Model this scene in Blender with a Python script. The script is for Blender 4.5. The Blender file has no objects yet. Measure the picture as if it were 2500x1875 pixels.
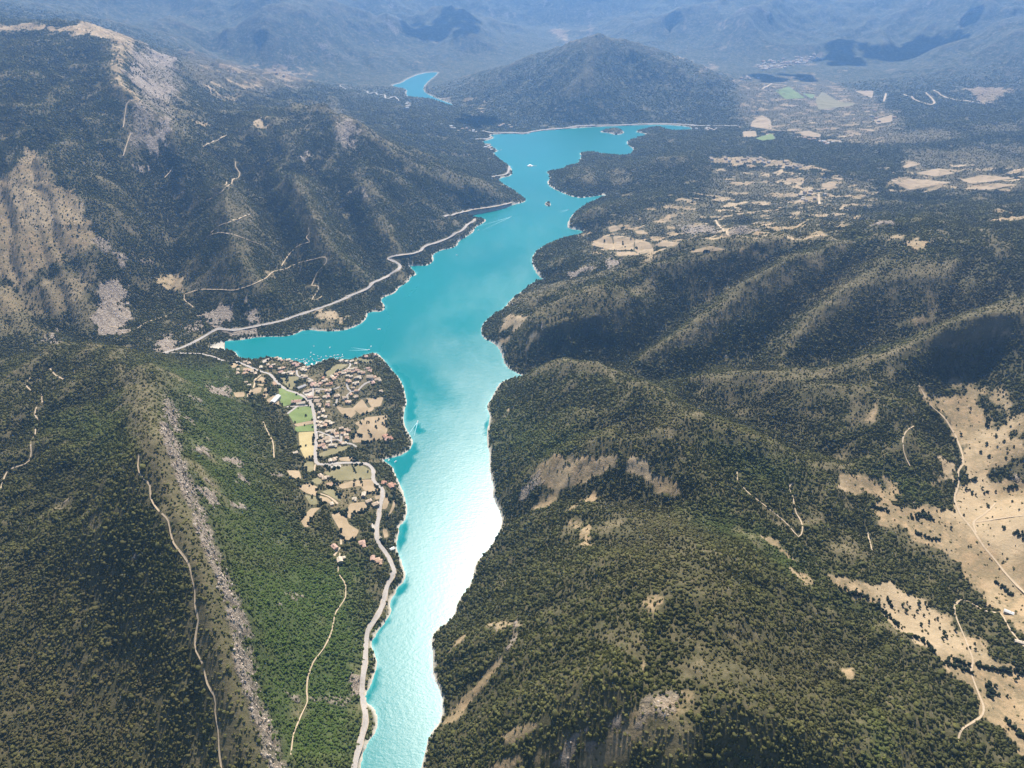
import bpy, bmesh, math, random
import numpy as np
from mathutils import Vector
from mathutils.geometry import delaunay_2d_cdt

# ------------------------------------------------------------------ camera, sky, sun, exposure
SC = bpy.context.scene
H = 1100.0                      # metres above the lake
PITCH = math.radians(32.0)      # below the horizon
FPX = 1800.0                    # focal length in pixels of a 2500 wide picture
cam_d = bpy.data.cameras.new('camera')
cam_d.sensor_width = 36.0
cam_d.lens = 36.0 * FPX / 2500.0
cam_d.clip_start = 5.0
cam_d.clip_end = 60000.0
cam = bpy.data.objects.new('camera', cam_d)
SC.collection.objects.link(cam)
cam.location = (0, 0, H)
cam.rotation_euler = (math.pi / 2 - PITCH, 0, 0)
SC.camera = cam

SUN_EL, SUN_AZ = math.radians(52.0), math.radians(5.5)     # azimuth to the right of the view
w = bpy.data.worlds.new('World'); SC.world = w; w.use_nodes = True
nt = w.node_tree; nt.nodes.clear()
sky = nt.nodes.new('ShaderNodeTexSky'); sky.sky_type = 'NISHITA'; sky.sun_disc = False
sky.sun_elevation = SUN_EL; sky.sun_rotation = SUN_AZ; sky.altitude = 2000; sky.air_density = 1.0; sky.dust_density = 1.0
bg = nt.nodes.new('ShaderNodeBackground'); bg.inputs['Strength'].default_value = 0.072
wo = nt.nodes.new('ShaderNodeOutputWorld')
nt.links.new(sky.outputs[0], bg.inputs[0]); nt.links.new(bg.outputs[0], wo.inputs[0])
sun_d = bpy.data.lights.new('sun', 'SUN'); sun_d.energy = 5.0; sun_d.angle = math.radians(0.53); sun_d.color = (1.0, 0.93, 0.82)
sun = bpy.data.objects.new('sun', sun_d); SC.collection.objects.link(sun)
SDIR = Vector((math.sin(SUN_AZ) * math.cos(SUN_EL), math.cos(SUN_AZ) * math.cos(SUN_EL), math.sin(SUN_EL)))
sun.rotation_euler = SDIR.to_track_quat('Z', 'Y').to_euler()
sun.location = SDIR * 6000
vs = SC.view_settings; vs.view_transform = 'Standard'; vs.look = 'None'; vs.exposure = 1.08; vs.gamma = 1.0; vs.use_curve_mapping = False
cy = SC.cycles
cy.max_bounces = 5; cy.diffuse_bounces = 2; cy.glossy_bounces = 2; cy.transmission_bounces = 2; cy.volume_bounces = 1; cy.transparent_max_bounces = 4
cy.use_denoising = True; cy.denoiser = 'OPENIMAGEDENOISE'; cy.denoising_input_passes = 'RGB_ALBEDO_NORMAL'; cy.denoising_prefilter = 'ACCURATE'
HAZE_DENSITY = 8.0e-5

# ------------------------------------------------------------------ small helpers
COL = SC.collection
rng = np.random.default_rng(7)
random.seed(7)

def props(o, kind=None, label=None, cat=None, group=None):
    if kind: o['kind'] = kind
    if label: o['label'] = label
    if cat: o['category'] = cat
    if group: o['group'] = group
    return o

def link(name, me, parent=None):
    o = bpy.data.objects.new(name, me)
    COL.objects.link(o)
    if parent is not None: o.parent = parent
    return o

def mesh_np(name, co, quads=None, tris=None, mat=None, smooth=True):
    me = bpy.data.meshes.new(name)
    co = np.asarray(co, np.float32)
    me.vertices.add(len(co)); me.vertices.foreach_set('co', co.ravel())
    parts, tot = [], []
    if quads is not None and len(quads):
        parts.append(np.asarray(quads, np.int32).ravel()); tot.append(np.full(len(quads), 4, np.int32))
    if tris is not None and len(tris):
        parts.append(np.asarray(tris, np.int32).ravel()); tot.append(np.full(len(tris), 3, np.int32))
    idx = np.concatenate(parts); tot = np.concatenate(tot)
    me.loops.add(len(idx)); me.loops.foreach_set('vertex_index', idx)
    me.polygons.add(len(tot))
    me.polygons.foreach_set('loop_start', np.concatenate([[0], np.cumsum(tot)[:-1]]).astype(np.int32))
    me.polygons.foreach_set('use_smooth', np.full(len(tot), smooth, bool))
    me.update(calc_edges=True); me.validate()
    if mat: me.materials.append(mat)
    return me

def attr(me, name, typ, data, domain='POINT'):
    a = me.attributes.new(name, typ, domain)
    a.data.foreach_set({'FLOAT': 'value', 'INT': 'value', 'FLOAT_COLOR': 'color', 'FLOAT_VECTOR': 'vector'}[typ], np.asarray(data).astype(np.int32 if typ == 'INT' else np.float32).ravel())

# a picture position (2500 x 1875) read from an enlargement with origin (ox, oy) and scale s
def Z(ox, oy, s, pts): return [(ox + p[0] / s, oy + p[1] / s) + tuple(p[2:]) for p in pts]
def V(pts): return [(p[0] * 1.1302, p[1] * 1.1302) + tuple(p[2:]) for p in pts]
A = lambda pts: Z(0, 0, 2.4578, pts)
B = lambda pts: Z(800, 0, 2.4578, pts)
C_ = lambda pts: Z(1600, 0, 2.4578, pts)
D = lambda pts: Z(0, 450, 2.4578, pts)
E = lambda pts: Z(800, 450, 2.4578, pts)
F = lambda pts: Z(1600, 450, 2.4578, pts)
G = lambda pts: Z(0, 900, 2.4578, pts)
I = lambda pts: Z(800, 900, 2.4578, pts)
J = lambda pts: Z(1600, 900, 2.4578, pts)
K = lambda pts: Z(0, 1375, 2.4578, pts)
L = lambda pts: Z(800, 1375, 2.4578, pts)
M = lambda pts: Z(1600, 1375, 2.4578, pts)
N = lambda pts: Z(480, 840, 7.373, pts)
O = lambda pts: Z(700, 840, 5.925, pts)
P = lambda pts: Z(700, 1100, 5.531, pts)

SP, CP = math.sin(PITCH), math.cos(PITCH)
def ray(px, py):
    px = np.asarray(px, float); py = np.asarray(py, float)
    a = (px - 1250) / FPX; b = (937.5 - py) / FPX
    return a, CP + b * SP, -SP + b * CP            # x, y, z direction
def unproject(px, py, z):
    dx, dy, dz = ray(px, py)
    t = (np.asarray(z, float) - H) / dz
    return dx * t, dy * t
def project(x, y, z):
    ax = CP * y - SP * (z - H); up = SP * y + CP * (z - H)
    return 1250 + FPX * x / ax, 937.5 - FPX * up / ax

# ------------------------------------------------------------------ noise
_perm = np.random.default_rng(3).permutation(256); _perm = np.concatenate([_perm, _perm])
_ga = np.random.default_rng(4).random(256) * 2 * np.pi; _gx = np.cos(_ga).astype(np.float32); _gy = np.sin(_ga).astype(np.float32)
def perlin(x, y, seed=0):
    x = x + seed * 17.31; y = y - seed * 9.77
    xi = np.floor(x).astype(np.int64); yi = np.floor(y).astype(np.int64)
    xf = (x - xi).astype(np.float32); yf = (y - yi).astype(np.float32)
    u = xf * xf * xf * (xf * (xf * 6 - 15) + 10); v = yf * yf * yf * (yf * (yf * 6 - 15) + 10)
    def g(ix, iy, fx, fy):
        h = _perm[_perm[ix & 255] + (iy & 255)]
        return _gx[h] * fx + _gy[h] * fy
    a = g(xi, yi, xf, yf); b = g(xi + 1, yi, xf - 1, yf); c = g(xi, yi + 1, xf, yf - 1); d = g(xi + 1, yi + 1, xf - 1, yf - 1)
    return (a + (b - a) * u) * (1 - v) + (c + (d - c) * u) * v
def fbm(x, y, n=4, seed=0):
    s = 0; a = 1; t = 0
    for i in range(n):
        s = s + a * perlin(x, y, seed + i); t += a; a *= .5; x = x * 2.03; y = y * 2.03
    return s / t * 1.6
def ridged(x, y, n=4, seed=0):
    s = 0; a = 1; t = 0; wgt = 1
    for i in range(n):
        r = 1 - np.abs(perlin(x, y, seed + i)) * 2.2
        r = np.clip(r, 0, 1) ** 2 * wgt
        s = s + a * r; t += a; a *= .5; wgt = np.clip(r * 1.6, 0, 1); x = x * 2.07; y = y * 2.07
    return s / t
# ------------------------------------------------------------------ the lake's outline
LAKE = [(820, 2300), (830, 2060), (862, 1960),
 (879,1875),(887.5,1827),(918,1786),(922,1757),(912,1729),(891.5,1713),(890,1696),(902,1680),(910,1656),(921,1627),(918,1603),(906.6,1578),(908,1562),(922,1542),(952.6,1501),(956.6,1489),(951,1479),(954.6,1460),(967,1450),(967.6,1436),(987,1418),(989,1400),(975,1360),(966,1331),(975,1295),(971,1286.5),(987,1274),(994.5,1246),(989,1221),(979,1189),(969,1168.5),(961,1152),(958.7,1140),(934,1124),(940,1120),(975,1113.6),(999,1099),(1009.5,1079),(995,1054.6),(985,1030),(987,1001.7),(993,985),(989,957),(975,924),(960,907.5),(943,885.6),(924.5,865),(914,861),(885.7,867),(882,872),(852,879.7),(818,878),(801,876),(784,885.6),(772.6,890.6),(754,895),(744,890.6),(732,884.7),(717,880.5),(683,876.6),(670,872),(649.5,873),(633,877),(615.6,878),(588.5,874),(580,868.5),(576,860),(567,855.6),(548,853.6),(527.5,851.5),(506,852),
 (525,842.6),(545,832.4),(590,830),(634.7,822),(691.6,822),(716,818),(744.5,804),(790,809),(838,808),(881,791.8),(895.6,775.5),(897.6,761),(934,761),(942,749),(928,732.8),(938,724.6),(962.7,716.5),(975,700),(999,686),(1001,675.8),(1019.7,669.7),(995,649),(1015.6,648),(1044,649),(1058,637),(1056,621),(1076.7,610.7),(1101,606.6),(1119,598.5),(1117,590),(1142,576),(1158,564),(1158,555.8),(1182,543.6),(1188.5,535),(1158,531),(1142,527),(1166,521),(1211,513),(1243.5,505),(1253.6,499),(1276,494.8),(1286,488.6),(1268,474),(1241,456),(1219,443.5),(1219,435),(1251.6,429),(1247.5,407),(1231,396.7),(1201,374),(1219,368),(1190.6,354),(1174,346),(1201,339.7),(1207,335.6),(1190.6,329.5),(1247.5,325.5),(1284,328.7),(1304.5,321),(1402,313),(1451,310),(1552.7,306),(1613.7,304),(1681,309),(1690,314),(1685,319),(1634,318.6),(1609.6,309),(1589,311),(1544.5,321),(1581,327.5),(1565,333.6),(1530,344),(1532,354),(1548.6,364),(1540,380),(1483.5,378),(1451,370),(1414,372),(1420,382),(1410,401),(1386,403),(1369.6,415),(1331,417),(1345,431),(1335,449.5),(1361,466),(1406,484),(1451,480),(1487.5,473),(1451,488.6),(1410,511),(1388,539.5),(1388,558),(1410,560),(1430.6,568),(1369.6,582),(1325,600.5),(1298,625),(1300,649),(1321,678),(1329,682),(1302.5,688),(1276,710),(1247.5,730.7),(1231,753),(1194.6,775.5),(1174,796),(1176,824),(1211,838.5),(1227,861),(1233,893.5),(1268,914),(1282,919),(1239,926),(1219,936.6),(1203,969),(1186.5,991.5),(1197,1014),(1193,1038),(1188.5,1075),(1197,1111.6),(1197,1160),(1207,1189),(1201,1205),(1215,1233.6),(1227,1262),(1219,1303),(1195,1339),(1162,1372),(1150,1428),(1117,1468.6),(1107,1509),(1060,1542),(1053,1566),(1058,1603),(1058,1651.6),(1080.7,1692),(1080.7,1753),(1048,1798),(1040,1826.6),(1028,1875),(1012, 1960), (990, 2060), (985, 2300)]
ARM = [(956.6,208),(979,203),(995,193),(1028,179),(1072.6,175),(1060,187),(1036,207.5),(1032,222),(1056,236),(1081,246),(1109,256),(1100,258),(1056,241),(999,237),(991,230),(995,217.7),(963,211.6)]
ISLETS = [[(1459,322),(1480,318),(1500,314),(1524,320),(1522,327),(1500,330),(1490,325)], [(1329,500),(1334,492),(1341,493),(1346,501),(1338,504)]]

# ------------------------------------------------------------------ ridges, valleys and slopes: picture position and height above the lake
ROADZ = [(865,1875,13),(879,1814,12),(891,1733,11),(885,1660,10),(893,1574,10),(922,1505,11),(940,1450,13),(960,1403,15),(948,1358,18),(924,1328,22),(920,1292,24),(928,1237,25),(935,1198,26),(913,1152,26),(879,1131,27),(808,1132,28),(774,1133,27),(770,1076,25),(766,1009,23),(742,968,22),(697,952,20),(660,913,17),(602,893,15),(541,880,13),(491,864,14),(399,863,18),(439,851,15),(480,832,14),(521,808,15),(569,808,15),(610,800,15),(651,792,15),(690,784,14),(745,765,16),(797,747,22),(841,726,26),(904,702,24),(934,682,25),(975,657,24),(958,628,34),(1028,615,25),(1060,594,24),(1113,572,23),(1138,553,20),(1158,537,14)]
CTRL = [
 # near left crest
 [(672,1990,75),(661,1855,108),(616,1718,160),(576,1582,205),(554,1447,245),(497,1300,290),(452,1187,312),(424,1108,330),(400,1050,335),(395,1000,328),(400,950,308),(390,905,283),(345,862,240),(294,836,214),(203,831,200),(130,852,172)],
 [(541,1900,102),(506,1672,177),(476,1500,227),(423,1327,282),(366,1181,308),(336,1120,324),(320,1000,312),(300,920,268)],
 [(400,1900,85),(330,1700,140),(280,1450,200),(240,1250,245),(220,1050,262),(200,930,235)],
 [(0,1900,55),(0,1700,85),(100,1620,105),(190,1517,140),(250,1430,175)],
 [(0,1500,115),(0,1300,150),(0,1190,175),(86,1050,200),(75,930,190),(20,880,140)],
 [(-350,1900,40),(-350,1300,120),(-350,900,120)],
 # slope from the crest to village and road
 [(500,930,140),(520,1010,160),(560,1100,150),(600,1180,140),(640,1290,120),(690,1400,100),(740,1520,70),(690,1650,80),(720,1800,55)],
 [(560,960,85),(620,1040,75),(660,1130,80),(720,1230,70),(760,1330,65),(820,1450,45),(820,1560,36)],
 [(720,960,23),(660,940,30),(600,950,55),(600,890,16)], [(690,1090,50),(730,1150,38),(800,1180,33),(880,1160,28)],
 [(840,920,38),(870,905,45),(900,920,38),(925,940,24)], [(800,950,27),(840,980,28),(900,1050,27),(960,1050,14)], [(850,1250,38),(790,1260,52),(850,1330,45),(890,1380,28)],
 # valley behind the crest
 [(-200,850,75),(0,850,60),(118,862,55),(220,845,45),(300,850,30),(399,862,20)],
 # big left mountain
 [(-250,55,700),(0,64,690),(113,70,682),(226,62,690),(270,80,668),(310,107,640),(285,165,592),(290,210,552),(330,240,520),(318,295,450),(305,373,370),(290,440,312),(275,530,245),(265,620,170),(250,700,105)],
 [(290,800,38),(305,735,55),(345,650,95),(390,545,165),(415,455,240),(410,390,315)],
 [(0,800,85),(0,650,190),(0,450,352),(0,250,530),(0,120,640)], [(150,780,60),(150,640,185),(160,480,315),(170,300,470),(200,150,600)], [(-300,800,95),(-300,450,365)],
 [(342,106,620),(380,115,560),(420,145,470),(440,200,440),(450,260,410),(420,330,400),(520,310,360)],
 [(500,140,310),(600,172,250),(700,185,218),(800,212,150),(880,235,115)],[(560,235,330),(660,205,268),(780,222,168)],
 # second hill and its spurs
 [(640,272,332),(720,258,372),(791,260,382),(859,305,330),(960,384,240),(1074,440,150),(1187,465,72),(1250,485,22)],
 [(700,420,275),(760,520,195),(830,640,92),(870,700,35)], [(560,430,300),(560,560,218),(610,680,115),(660,755,35)], [(640,470,165),(690,590,80),(730,720,24)], [(880,460,190),(930,560,90),(980,620,40)], [(800,440,200),(860,550,75),(890,655,30)],[(480,505,200),(470,625,105),(480,755,32)],
 [(870,330,190),(960,345,110),(1060,372,60),(1150,395,30)],
 [(860,262,130),(950,300,100),(1040,322,55),(1110,330,28)], [(960,255,118),(1040,280,62),(1110,285,45),(1170,300,30)], [(1130,270,30),(1160,285,30)],
 # mountain in the middle
 [(1075,190,14),(1130,198,72),(1243,160,200),(1340,126,320),(1390,104,385),(1420,98,412),(1452,96,420),(1490,98,413),(1530,106,385),(1590,126,325),(1672,172,220),(1763,228,100),(1831,275,35),(1800,302,14)],
 [(1452,96,422),(1440,150,312),(1412,203,215),(1398,260,95),(1388,300,14)], [(1300,185,180),(1290,245,80),(1290,305,14)], [(1540,170,215),(1560,230,112),(1570,290,22)], [(1660,230,110),(1690,290,22)], [(1180,230,60),(1220,290,22)],
 # far ranges
 [(960,168,35),(820,150,110),(700,130,180),(500,112,225)], [(1051,34,335),(1090,60,270),(1130,85,205),(1200,110,95)], [(890,20,420),(940,80,260),(980,130,120),(1050,160,40)], [(640,60,385),(760,95,260),(860,135,130)], [(500,42,430),(300,25,520)],
 [(1120,130,80),(1230,105,85),(1356,82,80),(1420,60,95),(1300,50,120)], [(-200,-60,640),(200,-60,640),(500,-80,650),(1000,-80,640),(1500,-80,650),(2000,-80,650),(2600,-60,640)],
 [(1500,30,240),(1620,40,300),(1750,20,380)], [(1660,105,110),(1700,130,60),(1780,150,45)], [(1560,70,130),(1640,78,160)],
 [(1850,150,40),(1921,147,42),(2000,140,48)], [(1830,200,35),(1950,210,35),(2050,235,40),(2150,215,60),(2300,205,95),(2480,190,120)], [(2050,165,50),(2150,172,62)], [(2100,20,400),(2060,60,300),(1990,100,160)], [(2400,40,430),(2300,80,300),(2220,130,120)], [(2500,110,300),(2400,150,180)],
 # plain on the right
 [(1850,290,30),(1900,330,60),(2100,330,72),(2300,300,92),(2480,265,130)], [(1800,400,72),(1950,410,85),(2100,420,92),(2400,400,112)], [(1750,480,62),(1950,480,82),(2200,480,112),(2450,470,140)], [(2650,400,150),(2650,250,170)],
 [(1414,402,60),(1395,430,45),(1450,440,48),(1520,430,35)], [(1560,400,60),(1600,388,92),(1650,388,112),(1700,400,90),(1740,430,62)], [(1620,342,32),(1700,345,52),(1560,360,25)],
 [(1410,530,40),(1450,510,65),(1520,490,70),(1620,470,78)], [(1460,578,30),(1500,600,52),(1600,605,72),(1700,565,95),(1850,540,112),(2000,540,150)], [(1350,640,45),(1400,620,45),(1480,630,85)],
 # right mountain with its ribs
 [(1300,730,95),(1400,700,150),(1500,672,182),(1600,648,202),(1750,620,225),(1900,592,255),(2050,572,285),(2200,556,312),(2500,540,345),(2700,530,370)],
 [(1600,857,108),(1681,812,146),(1730,775,176),(1803,727,212),(1860,682,242),(1925,645,262),(2047,609,287)], [(1560,855,58),(1640,792,84),(1700,740,118),(1780,680,168),(1850,637,215)],
 [(1250,775,60),(1300,800,100),(1380,785,135),(1450,770,150),(1520,740,168)], [(1300,905,8),(1340,872,26),(1400,858,38),(1480,860,48),(1560,855,58)], [(1480,800,120),(1540,830,80)],
 [(1913,840,170),(1966,800,202),(1990,775,216),(2027,731,252),(2129,678,292),(2210,661,312),(2308,668,318)], [(1640,925,60),(1700,895,78),(1780,858,104),(1850,818,136),(1950,742,190),(2070,665,243)], [(1790,840,130),(1880,770,180)], [(2150,770,225),(2250,740,262),(2400,690,310)],
 [(1650,935,78),(1803,934,120),(1925,914,158),(2068,889,202),(2190,853,240),(2332,808,280),(2500,759,324),(2650,740,350)], [(1640,928,62),(1720,905,84),(1900,878,122),(2060,848,172),(2180,812,209),(2330,766,250),(2480,722,286)],
 [(1990,980,165),(2100,955,188),(2200,1000,200),(2160,1080,165)], [(2050,1040,165),(1900,1000,125),(1800,975,100)], [(2280,900,197),(2420,870,226)],
 # dry basin
 [(2243,941,178),(2310,950,176),(2400,940,187),(2480,1000,188)], [(2300,1050,142),(2350,1100,130),(2340,1200,115),(2350,1300,105),(2450,1350,100),(2500,1450,95)], [(2500,1200,122),(2420,1150,128)], [(2200,1260,113),(2150,1190,125),(2060,1170,140)], [(2280,1150,135),(2225,1090,172)], [(2300,1580,105),(2400,1650,95),(2500,1700,86)], [(2150,1490,115),(2220,1540,110)], [(2050,1370,138),(2200,1430,116),(2310,1490,100)],
 # hill at the right of the lake
 [(1284,917,12),(1333,893,92),(1370,877,126),(1434,893,162),(1491,922,187),(1552,946,206),(1600,969,216),(1681,1010,226),(1742,1030,226),(1803,1059,216),(1844,1087,200),(1885,1111,180),(1950,1122,160),(2007,1128,146)],
 [(1400,868,38),(1500,893,50),(1640,935,58),(1720,975,82),(1850,1040,105),(1950,1085,122),(2050,1115,130)],
 [(1240,1050,45),(1300,1000,95),(1400,1010,152),(1550,1040,205)], [(1240,1150,50),(1290,1100,95)],
 [(1330,1130,112),(1420,1106,162),(1500,1103,188),(1600,1112,202),(1680,1150,204),(1750,1195,196),(1850,1230,175)],
 [(1231,1260,3),(1290,1222,48),(1370,1190,96),(1450,1168,128),(1530,1163,148),(1610,1185,166),(1680,1225,174),(1800,1290,166),(1900,1340,154)],
 # nearest hill
 [(1300,1245,70),(1400,1225,112),(1550,1228,172),(1650,1260,190)], [(1270,1450,105),(1400,1440,172),(1500,1350,215),(1600,1350,250),(1700,1390,262),(1780,1450,262)], [(1150,1600,62),(1300,1600,150),(1500,1600,236),(1700,1600,276),(1850,1600,252),(2000,1600,198),(2150,1620,146)], [(1180,1750,88),(1400,1750,188),(1500,1730,220),(1600,1790,255),(1850,1800,252),(2100,1800,172),(2300,1800,122),(2500,1850,95)], [(1850,1390,215),(2000,1480,166),(2100,1545,140)], [(1850,1310,172),(1950,1380,150)], [(1200,1540,92),(1300,1500,125)], [(1150,1680,45),(1260,1660,130)],
 [(2750,1300,135),(2800,900,265),(2800,620,390),(2750,1800,92)], [(1700,1720,268),(1650,1900,255),(1600,2150,240),(1250,2150,90),(2200,2100,130),(1080,2150,25)], [(600,2150,70),(300,2150,50)], [(1300,2400,120),(1700,2500,238),(2100,2500,200),(2500,2300,125)], [(650,2450,60),(200,2400,50)],
]

Y0 = 690.0
NU, NV = 800, 1000
UR = 0.86
VA, VB = math.log(840.0), math.log(Y0 + 16500)
us = np.linspace(-UR, UR, NU); vs_ = np.linspace(VA, VB, NV)
def uv_of(x, y): return x / (y + Y0), np.log(y + Y0)
def densify(poly, step, closed=False):
    out = []
    q = list(poly) + ([poly[0]] if closed else [])
    for a, b in zip(q[:-1], q[1:]):
        n = max(1, int(math.hypot(b[0] - a[0], b[1] - a[1]) / step))
        for i in range(n):
            t = i / n; out.append(tuple(a[k] + (b[k] - a[k]) * t for k in range(len(a))))
    if not closed: out.append(tuple(q[-1]))
    return np.array(out, float)

def build_heights():
    pts = []
    for c in CTRL: pts.append(densify(c, 26))
    pts.append(densify(ROADZ, 30))
    cp = np.concatenate(pts)
    x, y = unproject(cp[:, 0], cp[:, 1], cp[:, 2]); z = cp[:, 2]
    shore = np.concatenate([densify([p + (2.,) for p in LAKE], 24, True), densify([p + (2.,) for p in ARM], 20, True)])
    sx, sy = unproject(shore[:, 0], shore[:, 1], 0 * shore[:, 0])
    fx = np.array([-13000, -9000, -5000, 0, 5000, 9000, 13000.]); fy = np.full(7, 15800.); fz = np.full(7, 800.)
    x = np.concatenate([x, sx, fx]); y = np.concatenate([y, sy, fy]); z = np.concatenate([z, 0 * sx + 1.0, fz])
    u, v = uv_of(x, y)
    key = np.round(np.stack([u, v], 1) / .004).astype(int); _, ii = np.unique(key, axis=0, return_index=True)
    u, v, z = u[ii], v[ii], z[ii]
    n = len(u)
    def phi(r): return -r
    R = np.hypot(u[:, None] - u[None], v[:, None] - v[None])
    Mx = np.zeros((n + 1, n + 1)); Mx[:n, :n] = phi(R) - np.eye(n) * 0.0012; Mx[:n, n] = 1; Mx[n, :n] = 1
    sol = np.linalg.solve(Mx, np.concatenate([z, [0]])).astype(np.float32)
    cu = us[::3].astype(np.float32) if us[::3][-1] == us[-1] else np.append(us[::3], us[-1]).astype(np.float32)
    cv = np.append(vs_[::3], vs_[-1]).astype(np.float32) if vs_[::3][-1] != vs_[-1] else vs_[::3].astype(np.float32)
    hh = np.zeros((len(cv), len(cu)), np.float32)
    u = u.astype(np.float32); v = v.astype(np.float32)
    du2 = (cu[:, None] - u[None]) ** 2
    for j, vv in enumerate(cv):
        hh[j] = -(np.sqrt(du2 + (vv - v)[None] ** 2)) @ sol[:n] + sol[n]
    # up-sample
    t = np.empty((len(cv), NU), np.float32)
    for j in range(len(cv)): t[j] = np.interp(us, cu, hh[j])
    jj = np.clip(np.searchsorted(cv, vs_) - 1, 0, len(cv) - 2); f = ((vs_ - cv[jj]) / (cv[jj + 1] - cv[jj])).astype(np.float32)[:, None]
    return t[jj] * (1 - f) + t[jj + 1] * f

def seg_dist(px, py, poly):
    d = np.full(px.shape, 1e18, np.float32); inside = np.zeros(px.shape, bool)
    q = np.concatenate([poly, poly[:1]])
    px = px.astype(np.float32); py = py.astype(np.float32)
    for (ax, ay), (bx, by) in zip(q[:-1].astype(np.float32), q[1:].astype(np.float32)):
        ex, ey = bx - ax, by - ay
        t = np.clip(((px - ax) * ex + (py - ay) * ey) / (ex * ex + ey * ey + 1e-6), 0, 1)
        dd = (px - ax - t * ex) ** 2 + (py - ay - t * ey) ** 2
        np.minimum(d, dd, out=d)
        if ay != by:
            c = ((ay > py) != (by > py)) & (px < (bx - ax) * (py - ay) / (by - ay) + ax)
            inside ^= c
    return np.sqrt(d), inside

def smooth_poly(poly, n=2):
    p = np.array(poly, float)
    for _ in range(n):
        q = np.roll(p, -1, 0); p = np.stack([p * .75 + q * .25, p * .25 + q * .75], 1).reshape(-1, 2)
    return p

Ug, Vg = np.meshgrid(us, vs_)
Yg = np.exp(Vg) - Y0; Xg = Ug * (Yg + Y0)
HT = build_heights()

def to_xy(poly, z=0.0):
    p = np.array(poly, float); x, y = unproject(p[:, 0], p[:, 1], z); return np.stack([x, y], 1)
LK = [smooth_poly(to_xy(LAKE), 1), smooth_poly(to_xy(ARM), 1)]
ISL = [smooth_poly(to_xy(q), 2) for q in ISLETS]
def lake_sd():                                     # signed distance to the water's edge, negative in the water
    def sd(x, y):
        out = np.full(x.shape, 1e9, np.float32)
        for p in LK:
            d, i = seg_dist(x, y, p); out = np.minimum(out, np.where(i, -d, d))
        for p in ISL:
            d, i = seg_dist(x, y, p); out = np.maximum(out, np.where(i, d, -d))
        return out
    s = 8
    c = sd(Xg[::s, ::s], Yg[::s, ::s])
    iy = np.minimum(np.arange(NV) // s, c.shape[0] - 1); ix = np.minimum(np.arange(NU) // s, c.shape[1] - 1)
    full = c[iy][:, ix].astype(np.float32)
    near = np.abs(full) < 0.05 * (Yg + Y0) + 30
    full[near] = sd(Xg[near], Yg[near])
    return full
SD = lake_sd()

# relief on top of the drawn shapes
def relief():
    x, y = Xg, Yg; Yd = Yg + Y0
    wx = x + 70 * fbm(x / 420, y / 420, 3, 11); wy = y + 70 * fbm(x / 420, y / 420, 3, 21)
    r1 = ridged(wx / 520, wy / 520, 4, 1) - .42
    r2 = ridged(wx / 210, wy / 210, 3, 5) - .42
    f1 = fbm(x / 60, y / 60, 3, 31); f2 = fbm(x / 19, y / 19, 2, 35)
    far = np.clip((Yd - 6700) / 1300, 0, 1)
    r0 = ridged(wx / 2300 + 3.1, wy / 2300, 5, 9) - .42
    rv = ridged(wx / 800 + 1.7, wy / 800, 5, 19) - .42
    hgt = np.clip(HT / 140, 0.06, 1.3)
    out = (r1 * 30 + r2 * 15) * hgt * (1 - .3 * far) + f1 * 4.0 * np.clip(hgt + .05, 0, 1) + f2 * 1.3 * np.clip(hgt * 2, .1, 1)
    out = out + far * (r0 * 430 + rv * 110) * np.clip(HT / 320, .03, 1.2)
    return out
REL = relief()
FLAT = []                                           # (outline in picture, strength) where the ground is smooth
FLATS = [
 O([(0,700),(0,1000),(150,1659),(900,1500),(1300,1400),(1450,1000),(1400,700),(1000,300),(500,380)]), N([(560,330),(1400,250),(2212,400),(2212,1180),(1400,1000),(900,900),(600,600)]),
 P([(200,0),(1000,0),(1250,250),(1350,700),(1200,1000),(900,1250),(700,1200),(600,800),(150,600),(0,300)]),
 J([(1590,110),(1850,90),(2100,250),(2212,300),(2300,1229),(2500,1400),(1850,1229),(1480,950),(1300,830),(1560,800),(1780,840),(1840,500),(1700,300)]),
 M([(1800,0),(2300,100),(2300,900),(2212,1100),(1950,700),(1500,420),(1100,110),(1300,80),(1700,300),(1850,250)])]
fm = np.zeros_like(HT)
for q in FLATS:
    p = np.array(q); xy = []
    for a, b in q:
        # the flats stand at about 25 m by the village and 110 m in the basin
        zz = 25 if a < 1200 else 110
        ux, uy = unproject(a, b, zz); xy.append((ux, uy))
    d, ins = seg_dist(Xg, Yg, np.array(xy, float)); fm = np.maximum(fm, np.where(ins, 1, np.clip(1 - d / 60, 0, 1)))
ramp = np.clip((SD - 8) / 170, 0, 1) ** 0.8
HT = HT + REL * (0.08 + .92 * ramp) * (1 - .9 * fm)

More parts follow.
